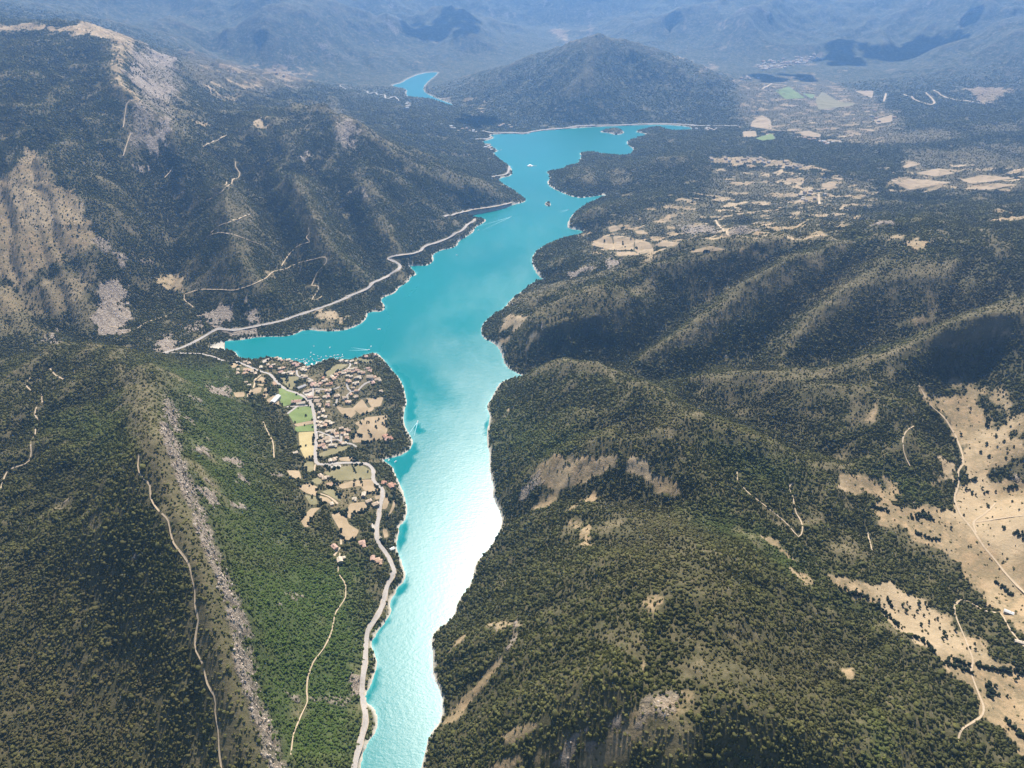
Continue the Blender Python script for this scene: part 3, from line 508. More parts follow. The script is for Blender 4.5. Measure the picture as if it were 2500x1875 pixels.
def poly_mask(q, soft=0.006):
    h3 = hit(densify(q, 40, True)); xy = h3[:, :2]
    Yd = np.median(xy[:, 1]) + Y0; pad = soft * Yd * 4
    u, v = uv_of(xy[:, 0], xy[:, 1])
    i0 = max(0, int((u.min() - .03 + UR) / (2 * UR) * NU)); i1 = min(NU, int((u.max() + .03 + UR) / (2 * UR) * NU) + 2)
    j0 = max(0, int((v.min() - .03 - VA) / (VB - VA) * NV)); j1 = min(NV, int((v.max() + .03 - VA) / (VB - VA) * NV) + 2)
    sl = (slice(j0, j1), slice(i0, i1))
    d, ins = seg_dist(Xg[sl], Yg[sl], xy)
    sdv = np.where(ins, d, -d)
    wob = (fbm(Xg[sl] / 45, Yg[sl] / 45, 3, 51) * .012 + fbm(Xg[sl] / 14, Yg[sl] / 14, 2, 55) * .006) * Yd
    return sl, sdv, wob, Yd
MASK = {k: np.zeros_like(HT) for k in COVER}
for k, lst in COVER.items():
    for s, q in lst:
        sl, sdv, wob, Yd = poly_mask(q)
        soft = {'green': .05, 'brown': .06, 'dry': .014, 'rock': .007, 'bare': .007}[k] * Yd
        m = np.clip(.5 + (sdv + wob) / soft, 0, 1) * s
        MASK[k][sl] = np.maximum(MASK[k][sl], m)
# dry tops and ribs, lush gullies; curvature also puts relief shading into the tree tint
def blur(a, n):
    for ax in (0, 1):
        c = np.cumsum(np.concatenate([np.repeat(np.take(a, [0], ax), n + 1, ax), a, np.repeat(np.take(a, [-1], ax), n, ax)], ax), ax, dtype=np.float64)
        m = a.shape[ax]; a = (np.take(c, range(2 * n + 1, 2 * n + 1 + m), ax) - np.take(c, range(0, m), ax)) / (2 * n + 1)
    return a
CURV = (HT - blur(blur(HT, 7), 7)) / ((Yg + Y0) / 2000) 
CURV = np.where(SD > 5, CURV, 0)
cn = .55 + .6 * fbm(Xg / 80 + 3, Yg / 80, 3, 151)
MASK['dry'] = np.clip(np.maximum(MASK['dry'], np.clip((CURV - 2.2) / 6.0, 0, .85) * np.clip(cn, 0, 1) * np.clip((Yg - 800) / 700, .35, 1)) - np.clip(-CURV / 9 - .1, 0, .8), 0, 1)
# the crest on the left is rock on its edge and on the drop
rk = np.where(CRS > 0, np.clip(1.1 - CRD / 12, 0, 1), np.clip(1.1 - CRD / 26, 0, 1)) * np.clip((CRT - .2) / .5, 0, 1) * np.clip((11.2 - CRT) / 1.5, 0, 1)
rk *= np.clip(.82 + fbm(Xg / 26, Yg / 40, 3, 61) * 1.1, 0, 1)
MASK['rock'] = np.maximum(MASK['rock'], rk * .95)
gs = np.gradient(HT, axis=0) / np.gradient(Yg, axis=0); gx_ = np.gradient(HT, axis=1) / np.gradient(Xg, axis=1)
SLOPE = np.hypot(gs, gx_)
# clearings, screes and thin ground scattered through the woods
n1 = fbm(Xg / 170 + 7, Yg / 170, 4, 71); n2 = fbm(Xg / 55, Yg / 55, 3, 73)
MASK['dry'] = np.maximum(MASK['dry'], np.clip((n1 * .7 + n2 * .5 - .22) * 3.0, 0, .8))
n3 = fbm(Xg / 38 + 3, Yg / 60, 3, 75)
MASK['rock'] = np.maximum(MASK['rock'], np.clip((n3 + n2 * .4 - .62) * 5, 0, .8) * np.clip(SLOPE * 2 - .6, 0, 1))
farm = np.clip((Yg - 4200) / 1500, 0, 1)
nf = fbm(Xg / 500 + 31, Yg / 260, 4, 81)
MASK['bare'] = np.maximum(MASK['bare'], farm * np.clip((nf - .42) * 6, 0, .6) * (SLOPE < .35))
MASK['rock'] = np.maximum(MASK['rock'], farm * np.clip((fbm(Xg / 300 + 9, Yg / 300, 4, 85) - .3) * 3, 0, .5) * np.clip(SLOPE * 2 - .6, 0, 1))
FARM = np.zeros_like(HT)
for q in [E([(1480,320),(1560,280),(1700,230),(1900,150),(2212,80),(2212,420),(1900,450),(1560,420)]), F([(-20,60),(700,40),(1200,80),(1250,160),(1150,260),(1100,350),(600,400),(-20,430)]), C_([(300,930),(1000,1000),(1300,1090),(1350,1240),(500,1240)]), C_([(480,470),(900,440),(1250,540),(1500,700),(1350,860),(900,850),(500,830)]), C_([(1380,960),(2250,1000),(2250,1150),(1400,1150)]), A([(1150,380),(1900,400),(1900,500),(1250,600)])]:
    sl, sdv, wob, Yd = poly_mask(q); FARM[sl] = np.maximum(FARM[sl], np.clip(.5 + (sdv + wob) / (.02 * Yd), 0, 1))
pc = fbm(Xg / 95 + 40, Yg / 62, 2, 131) + .35 * fbm(Xg / 25, Yg / 25, 2, 133)
MASK['bare'] = np.maximum(MASK['bare'], FARM * np.clip((pc - .15) * 8, 0, .95))
BEACH = np.clip(1 - SD / (3.0 + 2.2 * fbm(Xg / 40, Yg / 40, 2, 91) + .0022 * (Yg + Y0)), 0, 1)

# ------------------------------------------------------------------ materials
def mat(name):
    m = bpy.data.materials.new(name); m.use_nodes = True
    n = m.node_tree.nodes; b = n['Principled BSDF']
    b.inputs['Roughness'].default_value = .9
    b.inputs['Specular IOR Level'].default_value = .15
    return m, m.node_tree, b
def nd(t, typ, **k):
    x = t.nodes.new(typ)
    for a, v in k.items():
        if a in ('operation', 'blend_type', 'data_type', 'attribute_name', 'attribute_type', 'noise_dimensions', 'feature', 'clamp', 'wave_type', 'bands_direction', 'musgrave_type'): setattr(x, a, v)
    return x
def noise(t, scale, detail=4, rough=.55, vec=None):
    x = t.nodes.new('ShaderNodeTexNoise'); x.inputs['Scale'].default_value = scale; x.inputs['Detail'].default_value = detail; x.inputs['Roughness'].default_value = rough
    if vec is not None: t.links.new(vec, x.inputs['Vector'])
    return x.outputs['Fac']
def ramp_(t, fac, stops):
    r = t.nodes.new('ShaderNodeValToRGB'); e = r.color_ramp.elements
    while len(e) < len(stops): e.new(.5)
    for k, (p, c) in enumerate(stops): e[k].position = p; e[k].color = tuple(c) + (1,) if len(c) == 3 else c
    t.links.new(fac, r.inputs[0]); return r.outputs[0]
def mix(t, fac, a, b, mode='MIX'):
    x = t.nodes.new('ShaderNodeMix'); x.data_type = 'RGBA'; x.blend_type = mode; x.clamp_factor = True
    for s, v in ((0, fac), (6, a), (7, b)):
        if isinstance(v, (int, float)): x.inputs[s].default_value = v
        elif isinstance(v, tuple): x.inputs[s].default_value = v + (1,) if len(v) == 3 else v
        else: t.links.new(v, x.inputs[s])
    return x.outputs[2]
def math_(t, op, a, b=None, c=None):
    x = t.nodes.new('ShaderNodeMath'); x.operation = op
    for s, v in enumerate((a, b, c)):
        if v is None: continue
        if isinstance(v, (int, float)): x.inputs[s].default_value = v
        else: t.links.new(v, x.inputs[s])
    return x.outputs[0]
def attr_n(t, name, typ='GEOMETRY'):
    a = t.nodes.new('ShaderNodeAttribute'); a.attribute_name = name; a.attribute_type = typ; return a
def position(t):
    g = t.nodes.new('ShaderNodeNewGeometry'); return g.outputs['Position']
def bump(t, h, strength, dist, b):
    x = t.nodes.new('ShaderNodeBump'); x.inputs['Strength'].default_value = strength; x.inputs['Distance'].default_value = dist
    t.links.new(h, x.inputs['Height']); t.links.new(x.outputs[0], b.inputs['Normal'])

def ground_material():
    m, t, b = mat('ground')
    pos = position(t)
    ca = attr_n(t, 'cover'); sep = t.nodes.new('ShaderNodeSeparateColor'); t.links.new(ca.outputs['Color'], sep.inputs[0])
    bare, rock, dry = sep.outputs[0], sep.outputs[1], sep.outputs[2]
    beach = attr_n(t, 'beach').outputs['Fac']; far = attr_n(t, 'far').outputs['Fac']
    nA = noise(t, .012, 6, .6, pos); nB = noise(t, .07, 5, .65, pos); nC = noise(t, .25, 4, .6, pos); nD = noise(t, .0035, 4, .55, pos)
    floor = ramp_(t, nB, [(.3, (.048, .047, .020)), (.5, (.076, .068, .031)), (.72, (.125, .100, .052))])
    farf = ramp_(t, noise(t, .035, 8, .72, pos), [(.36, (.022, .032, .022)), (.46, (.055, .068, .036)), (.55, (.12, .118, .064)), (.64, (.30, .24, .15))])
    farf = mix(t, .4, farf, ramp_(t, nA, [(.3, (.040, .052, .030)), (.5, (.07, .075, .04)), (.7, (.17, .145, .09))]))
    floor = mix(t, math_(t, 'MULTIPLY', attr_n(t, 'lush').outputs['Fac'], .85), floor, ramp_(t, nB, [(.3, (.040, .062, .017)), (.7, (.085, .108, .034))]))
    col = mix(t, far, floor, farf)
    dryc = ramp_(t, nC, [(.3, (.13, .105, .056)), (.55, (.20, .158, .09)), (.75, (.29, .225, .14))])
    k = math_(t, 'MULTIPLY_ADD', nB, .9, -.45); k = math_(t, 'ADD', k, dry)
    col = mix(t, math_(t, 'MULTIPLY', k, dry), col, dryc)
    barec = ramp_(t, nA, [(.25, (.27, .185, .10)), (.45, (.35, .243, .135)), (.6, (.41, .29, .162)), (.8, (.30, .218, .12))])
    barec = mix(t, ramp_(t, noise(t, .028, 7, .68, pos), [(.40, (0, 0, 0)), (.52, (.95, .95, .95)), (.60, (.15, .15, .15))]), barec, (.20, .155, .085))
    barec = mix(t, ramp_(t, noise(t, .6, 3, .7, pos), [(.5, (0, 0, 0)), (.72, (.7, .7, .7))]), barec, (.17, .135, .075))
    barec = mix(t, ramp_(t, noise(t, .006, 5, .6, pos), [(.48, (0, 0, 0)), (.62, (.7, .7, .7))]), barec, (.43, .325, .20))
    barec = mix(t, ramp_(t, nC, [(.55, (0, 0, 0)), (.75, (.45, .45, .45))]), barec, (.24, .19, .11))
    k = math_(t, 'ADD', bare, math_(t, 'MULTIPLY_ADD', nC, .8, -.4)); k = math_(t, 'MULTIPLY_ADD', k, 2.2, -.6)
    k = math_(t, 'MULTIPLY', math_(t, 'MAXIMUM', math_(t, 'MINIMUM', k, 1), 0), math_(t, 'MINIMUM', math_(t, 'MULTIPLY', bare, 4), 1))
    col = mix(t, k, col, barec)
    rockc = ramp_(t, noise(t, .11, 8, .7, pos), [(.3, (.15, .115, .085)), (.45, (.29, .23, .175)), (.58, (.40, .33, .255)), (.72, (.50, .42, .335))])
    k2 = math_(t, 'ADD', rock, math_(t, 'MULTIPLY_ADD', nB, 1.0, -.5)); k2 = math_(t, 'MULTIPLY_ADD', k2, 2.4, -.6)
    k2 = math_(t, 'MULTIPLY', math_(t, 'MAXIMUM', math_(t, 'MINIMUM', k2, 1), 0), math_(t, 'MINIMUM', math_(t, 'MULTIPLY', rock, 4), 1))
    col = mix(t, k2, col, rockc)
    col = mix(t, beach, col, (.50, .45, .37))
    t.links.new(col, b.inputs['Base Color'])
    h = math_(t, 'ADD', math_(t, 'MULTIPLY', noise(t, .05, 9, .75, pos), math_(t, 'MULTIPLY_ADD', far, 22.0, 2.0)), math_(t, 'MULTIPLY', noise(t, .16, 6, .7, pos), math_(t, 'MULTIPLY_ADD', k2, 9.0, 1.5)))
    bump(t, h, 1.0, 1.0, b)
    return m
M_GROUND = ground_material()

def water_material():
    m = bpy.data.materials.new('water'); m.use_nodes = True; t = m.node_tree; t.nodes.clear()
    out = t.nodes.new('ShaderNodeOutputMaterial'); df = t.nodes.new('ShaderNodeBsdfDiffuse'); gl = t.nodes.new('ShaderNodeBsdfGlossy'); gl.distribution = 'BECKMANN'
    pos = position(t)
    tint = ramp_(t, noise(t, .0016, 4, .5, pos), [(.3, (.000, .146, .148)), (.7, (.000, .174, .172))])
    shal = attr_n(t, 'shallow').outputs['Fac']
    tint = mix(t, shal, tint, (.07, .30, .29))
    t.links.new(tint, df.inputs[0])
    mp = t.nodes.new('ShaderNodeMapping'); mp.inputs['Rotation'].default_value = (0, 0, .5); mp.inputs['Scale'].default_value = (1, .42, 1); t.links.new(pos, mp.inputs[0])
    gust = noise(t, .011, 6, .65, mp.outputs[0])
    calm = attr_n(t, 'calm').outputs['Fac']
    rgh = math_(t, 'MULTIPLY_ADD', gust, .07, .295)
    rgh = math_(t, 'MULTIPLY', rgh, math_(t, 'MULTIPLY_ADD', calm, -.55, 1.0))
    t.links.new(rgh, gl.inputs['Roughness'])
    wv = t.nodes.new('ShaderNodeMapping'); wv.inputs['Rotation'].default_value = (0, 0, -.25); wv.inputs['Scale'].default_value = (.55, 1, 1); t.links.new(pos, wv.inputs[0])
    h = math_(t, 'ADD', math_(t, 'MULTIPLY', noise(t, .09, 3, .6, wv.outputs[0]), .16), math_(t, 'MULTIPLY', noise(t, .26, 3, .65, wv.outputs[0]), .19))
    h = math_(t, 'MULTIPLY', h, math_(t, 'MULTIPLY_ADD', calm, -.9, 1.0))
    bp = t.nodes.new('ShaderNodeBump'); bp.inputs['Strength'].default_value = 1.0; bp.inputs['Distance'].default_value = 1.0; t.links.new(h, bp.inputs['Height'])
    t.links.new(bp.outputs[0], gl.inputs['Normal'])
    fr = t.nodes.new('ShaderNodeFresnel'); fr.inputs['IOR'].default_value = 1.42
    mx = t.nodes.new('ShaderNodeMixShader'); t.links.new(fr.outputs[0], mx.inputs[0]); t.links.new(df.outputs[0], mx.inputs[1]); t.links.new(gl.outputs[0], mx.inputs[2]); t.links.new(mx.outputs[0], out.inputs[0])
    return m
M_WATER = water_material()

# ------------------------------------------------------------------ ground, lake
ii = np.arange(NU * NV).reshape(NV, NU)
quads = np.stack([ii[:-1, :-1], ii[:-1, 1:], ii[1:, 1:], ii[1:, :-1]], -1).reshape(-1, 4)
gm = mesh_np('terrain', np.stack([Xg, Yg, HT], -1).reshape(-1, 3), quads, mat=M_GROUND)
cov = np.stack([MASK['bare'], MASK['rock'], MASK['dry'], np.ones_like(HT)], -1).reshape(-1, 4)
attr(gm, 'cover', 'FLOAT_COLOR', cov); attr(gm, 'beach', 'FLOAT', BEACH); attr(gm, 'lush', 'FLOAT', MASK['green'])
attr(gm, 'far', 'FLOAT', np.clip((Yg - 3600) / 2000, 0, 1))
terrain = props(link('terrain', gm), 'structure')

CALM = [(1.0, I([(395,-20),(470,60),(505,150),(510,290),(490,300),(470,100),(380,0)])), (.4, I([(485,0),(540,30),(565,90),(545,80)])), (.4, I([(600,80),(660,130),(695,185),(680,175),(620,110)])), (1.0, I([(330,560),(400,530),(520,450),(520,500),(480,600),(430,670),(390,590)])), (.9, I([(420,950),(470,920),(465,980),(430,1080)])), (.9, I([(535,340),(560,380),(550,390)])), (1.0, I([(960,340),(975,290),(985,460),(965,450)])), (.8, L([(415,150),(480,90),(490,130),(440,190),(400,240),(380,300),(280,480),(265,470),(370,310)])), (.7, L([(230,820),(280,650),(300,640),(290,740),(250,800)])), (1.0, D([(1230,990),(1340,940),(1700,915),(2070,880),(2212,760),(2300,700),(2330,830),(2280,1000),(2000,1060),(1900,1100),(1700,1060),(1420,1050)])), (.5, E([(0,890),(200,840),(350,760),(420,800),(300,1000),(200,1020),(0,1060)])), (.4, E([(350,740),(450,620),(560,560),(640,460),(700,500),(560,680),(400,800)])), (.3, E([(750,830),(860,790),(850,850),(780,880)])), (.5, I([(1050,880),(1040,930),(1020,950)])), (.25, E([(850,500),(1050,420),(1080,410),(1060,450),(900,520)]))]
wu = np.linspace(-.33, .30, 330); wvv = np.linspace(VA, math.log(Y0 + 7200), 620)
WU, WV = np.meshgrid(wu, wvv); WY = np.exp(WV) - Y0; WX = WU * (WY + Y0)
calm = np.zeros_like(WX)
for s, q in CALM:
    xy = to_xy(densify(q, 40, True)); Yd = np.median(xy[:, 1]) + Y0
    d, ins = seg_dist(WX, WY, xy)
    mk = np.clip(.5 + (np.where(ins, d, -d) + fbm(WX / 30, WY / 30, 3, 15) * .006 * Yd) / (.009 * Yd if s > .55 else .05 * Yd), 0, 1) * s
    calm = np.maximum(calm, mk)
kk = np.arange(WX.size).reshape(WX.shape)
wm = mesh_np('lake', np.stack([WX, WY, 0 * WX], -1).reshape(-1, 3), np.stack([kk[:-1, :-1], kk[:-1, 1:], kk[1:, 1:], kk[1:, :-1]], -1).reshape(-1, 4), mat=M_WATER)
attr(wm, 'calm', 'FLOAT', calm); attr(wm, 'shallow', 'FLOAT', np.clip(1 + grid_at(SD, WX, WY) / 9.0, 0, 1) ** 2 * .8)
lake = props(link('lake', wm), 'structure')
# ------------------------------------------------------------------ roads, tracks and fields, draped on the ground
EXCL = np.zeros(HT.shape, bool)                    # no wood here
KEEP = []                                          # (polyline xy, half width) kept clear of trees
def road_material(name, c1, c2):
    m, t, b = mat(name); pos = position(t)
    t.links.new(ramp_(t, noise(t, .35, 5, .6, pos), [(.3, c1), (.7, c2)]), b.inputs['Base Color']); return m
M_ASPH = road_material('worn_asphalt', (.29, .26, .23), (.38, .34, .30))
M_VERGE = road_material('gravel_verge', (.34, .27, .195), (.44, .355, .265))
M_DIRT = road_material('dirt_track', (.36, .27, .175), (.47, .37, .25))
M_LINE, _t, _b = mat('road_paint'); _b.inputs['Base Color'].default_value = (.75, .75, .72, 1)
def chaikin(p, n=2):
    p = np.array(p, float)
    for _ in range(n):
        a = p[:-1] * .75 + p[1:] * .25; b = p[:-1] * .25 + p[1:] * .75
        p = np.concatenate([p[:1], np.stack([a, b], 1).reshape(-1, p.shape[1]), p[-1:]])
    return p
def centreline(px, step=9, width=0):
    p = chaikin(densify([q[:2] for q in px], 18), 1)
    h3 = hit(p)
    # a view line that jumps over a crest would tear the road: drop such points
    keep = [0]
    for k in range(1, len(h3)):
        if np.hypot(*(h3[k, :2] - h3[keep[-1], :2])) < .10 * (h3[k, 1] + Y0): keep.append(k)
    xy = chaikin(h3[keep][:, :2], 2)
    d = np.concatenate([[0], np.cumsum(np.hypot(*np.diff(xy, axis=0).T))])
    n = max(3, int(d[-1] / step)); s = np.linspace(0, d[-1], n)
    return np.stack([np.interp(s, d, xy[:, 0]), np.interp(s, d, xy[:, 1])], 1)
def normals(xy):
    tg = np.gradient(xy, axis=0); tg /= np.linalg.norm(tg, axis=1)[:, None] + 1e-9
    return np.stack([-tg[:, 1], tg[:, 0]], 1)
def ribbon(name, xy, half, mat_, lift, parent=None, crown=0.0, n=4, wob=0.0):
    nr = normals(xy)
    s = np.linspace(-1, 1, n + 1)
    hw = half * (1 + wob * perlin(np.arange(len(xy)) * .31, np.zeros(len(xy)) + half, 5))
    co = xy[:, None, :] + nr[:, None, :] * s[None, :, None] * (hw[:, None, None] if wob else half)
    zc = np.max(np.stack([height(xy[:, 0] + nr[:, 0] * half * k, xy[:, 1] + nr[:, 1] * half * k) for k in (-1, -.5, 0, .5, 1)]), 0)
    zc = np.convolve(np.pad(zc, 2, 'edge'), np.ones(5) / 5, 'valid')
    z = np.maximum(height(co[..., 0], co[..., 1]), zc[:, None] - (.35 * half if half > 3 else .6 * half)) + lift
    z = np.maximum(z, 1.0)
    co = np.concatenate([co, z[..., None]], 2); K_ = n + 1
    i = np.arange(len(xy) - 1)[:, None] * K_ + np.arange(n)[None]
    me = mesh_np(name, co.reshape(-1, 3), np.stack([i, i + 1, i + K_ + 1, i + K_], -1).reshape(-1, 4), mat=mat_)
    return link(name, me, parent)
def road(px, half, clear):
    xy = centreline(px)
    v = props(ribbon('road', xy, half, M_ASPH, .75), 'structure')
    ribbon('verge', xy, half + .7, M_VERGE, .45, v, wob=.6)
    KEEP.append((xy, half + 1.2 + clear)); return v
def track(px, half=1.6, clear=1.6, name='track'):
    xy = centreline(px)
    o = props(ribbon(name, xy, half, M_DIRT, .5, wob=.7), 'structure'); KEEP.append((xy, half + clear)); return o

MAIN = L([(150,1290),(160,1229),(195,1080),(230,960),(225,880),(205,800),(210,700),(225,600),(230,490),(240,400),(300,320),(335,240),(355,140),(392,70)]) + P([(1455,1620),(1430,1570),(1370,1430),(1290,1330),(1240,1260),(1215,1170),(1215,1060),(1240,900),(1260,760),(1290,640),(1300,540),(1270,500),(1190,430),(1160,380),(1180,290),(1140,220),(1060,175),(990,170),(820,165),(600,180),(500,190),(410,185),(385,130),(385,0)]) + O([(430,1400),(415,1150),(390,1000),(370,880),(330,830),(250,760),(120,700)]) + N([(1600,830),(1500,740),(1400,640),(1330,540),(1200,510),(1060,460),(900,390),(740,320),(600,325),(450,295),(320,240),(200,205),(80,180)]) + [(440, 862), (399, 863)]
road(MAIN, 4.0, .2)
road(D([(980,1012),(1080,985),(1180,940),(1280,880),(1310,865),(1400,878),(1500,860),(1600,840),(1690,820),(1790,785),(1900,750),(1960,730),(2060,690),(2150,650)]) + E([(100,680),(200,645),(255,620),(260,595),(330,570),(380,535),(430,510),(437,490),(420,472),(380,455),(352,447),(390,432),(480,425),(560,405),(575,375),(640,355),(700,335),(770,300),(830,260),(835,240),(880,220),(884,207)]), 4.5, 4.5)
road(E([(700,195),(740,185),(850,160),(960,145),(1060,125),(1105,112)]), 4.5, 5)
road(B([(985,1060),(1080,1045),(1092,1000)]), 5, 6); road(B([(870,835),(970,832),(990,815)]), 5, 6)
road(B([(930,785),(1000,800),(1110,795),(1180,803),(1230,788),(1330,775),(1450,768),(1480,756),(1600,753),(1800,750),(1950,741),(2100,744),(2212,750)]) + C_([(200,753),(380,755),(490,753)]), 5.5, 8)
road(B([(75,510),(80,550),(110,595),(150,620),(128,592),(140,565),(200,540),(240,545),(240,565),(290,550),(300,575),(345,560),(345,600),(400,575),(415,590),(430,605)]), 5, 6)
for q in [[(145,380),(150,450),(210,490),(370,500),(380,640),(385,700),(370,790),(340,830)], [(400,650),(560,658),(680,658),(770,620)], [(870,560),(880,640),(930,690),(1030,690),(1080,610),(1180,550),(1260,530)], [(930,690),(860,750),(880,800)], [(760,250),(860,268),(930,280),(910,340),(800,400),(700,450)], [(730,770),(730,800),(720,860),(680,890)], [(440,1260),(640,1330),(770,1400),(840,1440),(940,1440),(1010,1490)], [(790,1400),(790,1290)], [(640,1330),(650,1400),(640,1440)], [(0,910),(150,900),(350,890)], [(150,905),(10,1010)]]:
    v = centreline(O(q)); props(ribbon('street', v, 2.6, M_ASPH, .7), 'structure'); KEEP.append((v, 5))
for q in [[(370,275),(385,190)], [(440,580),(580,620),(690,720)], [(735,1270),(730,1140)], [(640,1420),(720,1310)]]: track(P(q), 2.2)
for q in [N([(1160,560),(1030,650),(1050,720),(1020,790)]), N([(920,960),(930,880),(990,830)])]: track(q, 1.8)
track(G([(835,515),(825,600),(850,655),(900,690),(905,790),(950,855),(1010,900),(1020,970),(1040,1050),(1100,1120),(1140,1180)]) + K([(1150,90),(1170,150),(1170,270),(1195,340),(1175,420),(1170,520),(1215,600),(1245,730),(1295,810),(1290,900),(1310,1000),(1315,1130),(1330,1240),(1340,1300)]), 1.2, 1.5)
for q in [G([(-60,900),(0,730),(45,610),(90,590),(170,575),(190,510),(185,440),(215,390),(212,340)]), G([(235,310),(205,280),(220,230)]), G([(255,205),(250,150),(260,130)]), G([(300,0),(330,40),(385,65)]), G([(190,45),(150,100),(185,130)])]: track(q, 1.4, 2.0)
track(K([(2040,-60),(2025,60),(2075,120),(2075,210),(2010,300),(1990,420),(1940,520),(1880,590),(1845,690),(1840,780),(1850,830),(1800,930),(1760,1030),(1745,1150)]), 1.0, 1.2)
track(G([(1580,320),(1610,390),(1640,440),(1645,540)]), 1.2, 1.5)
for q in [[(720,895),(800,880),(870,830),(1000,790)], [(1110,660),(1100,690),(1140,720),(1160,738)], [(1110,660),(1190,630),(1320,632),(1400,640),(1500,610),(1600,565),(1640,520),(1700,515),(1790,470),(1890,450),(1955,430),(1965,465),(1900,530),(1870,610)], [(1870,610),(1910,605),(1910,640),(1865,695),(1900,695),(1940,665)], [(1690,490),(1725,430),(1780,370),(1870,345),(1830,325),(1860,300),(1850,260)], [(1240,320),(1310,250),(1400,220),(1500,185)], [(1240,320),(1310,290),(1400,300),(1500,340),(1600,380)], [(1240,100),(1300,70),(1380,0)], [(650,860),(700,850),(725,880)]]: track(D(q), 1.6, 2.6)
for q in [[(1350,1110),(1450,1050),(1410,1000),(1415,970)], [(1360,810),(1290,850),(1220,880)], [(740,940),(760,870),(785,800)], [(740,770),(760,610),(820,600)], [(990,1070),(1040,1000)], [(1250,510),(1270,560)]]: track(A(q), 2.0, 3.6)
track(J([(490,620),(490,670),(550,740),(680,840),(780,920),(830,980),(860,1020),(880,990),(885,940),(840,860),(825,770),(795,700),(830,688)]), 1.1, 1.6)
track(J([(1525,590),(1490,500),(1480,420),(1510,365),(1550,348)]), 1.1, 1.6)
track(J([(1580,100),(1640,210),(1740,300),(1800,400),(1840,500),(1850,570),(1810,620),(1825,680),(1790,780),(1830,880),(1900,960),(1970,1070),(2040,1150),(2100,1229)]) + M([(2212,180),(2330,300)]), 1.8, 2)
track(J([(1925,985),(1900,920),(1980,870),(2040,810)]), 1.5, 2)
track(J([(1900,925),(2212,880)]), 1.4, 2)
track(M([(1815,1070),(1830,1000),(1960,920),(1975,870),(1930,760),(1890,650),(1910,590),(1870,480),(1810,340),(1785,270),(1830,210),(1900,240),(1980,290),(2080,300),(2110,370),(2150,430),(2212,500),(2300,560)]), 1.4, 1.6)
track(J([(1270,980),(1300,1090)]), 1.4, 2); track(F([(360,215),(400,270),(440,310)]), 4, 5); track(F([(980,60),(985,120)]), 4, 5)
for q in [[(1370,610),(1385,560)], [(1490,565),(1560,600),(1650,630),(1680,620),(1660,590),(1620,555)], [(1670,540),(1720,575),(1800,600),(1880,605),(1980,625)], [(640,535),(700,500)]]: track(C_(q), 6, 8)

# ---- fields
def field_material(name, cs, stripe=0.0):
    m, t, b = mat(name); pos = position(t)
    c = ramp_(t, noise(t, .03, 6, .6, pos), [(.3, cs[0]), (.52, cs[1]), (.75, cs[2])])
    c = mix(t, ramp_(t, noise(t, .4, 4, .6, pos), [(.5, (0, 0, 0)), (.8, (.5, .5, .5))]), c, tuple(v * .6 for v in cs[0]))
    wv = t.nodes.new('ShaderNodeTexWave'); wv.inputs['Scale'].default_value = .09; wv.inputs['Distortion'].default_value = 1.5; t.links.new(pos, wv.inputs[0])
    c = mix(t, math_(t, 'MULTIPLY', wv.outputs['Fac'], stripe), c, tuple(v * 1.25 for v in cs[1]))
    t.links.new(c, b.inputs['Base Color']); return m
M_FIELD = {'tan': field_material('dry_grass', [(.23, .17, .10), (.31, .23, .14), (.37, .28, .175)], .25), 'green': field_material('irrigated_grass', [(.10, .135, .042), (.145, .185, .062), (.19, .215, .085)], .3), 'olive': field_material('fading_grass', [(.15, .135, .066), (.20, .172, .09), (.25, .205, .112)], .25), 'yellow': field_material('stubble', [(.30, .235, .11), (.37, .295, .145), (.42, .335, .17)], .35), 'red': field_material('ploughed_soil', [(.25, .155, .10), (.30, .20, .13), (.34, .235, .155)], .2), 'pale': field_material('pale_gravel', [(.34, .29, .24), (.42, .37, .31), (.5, .44, .37)], .05)}
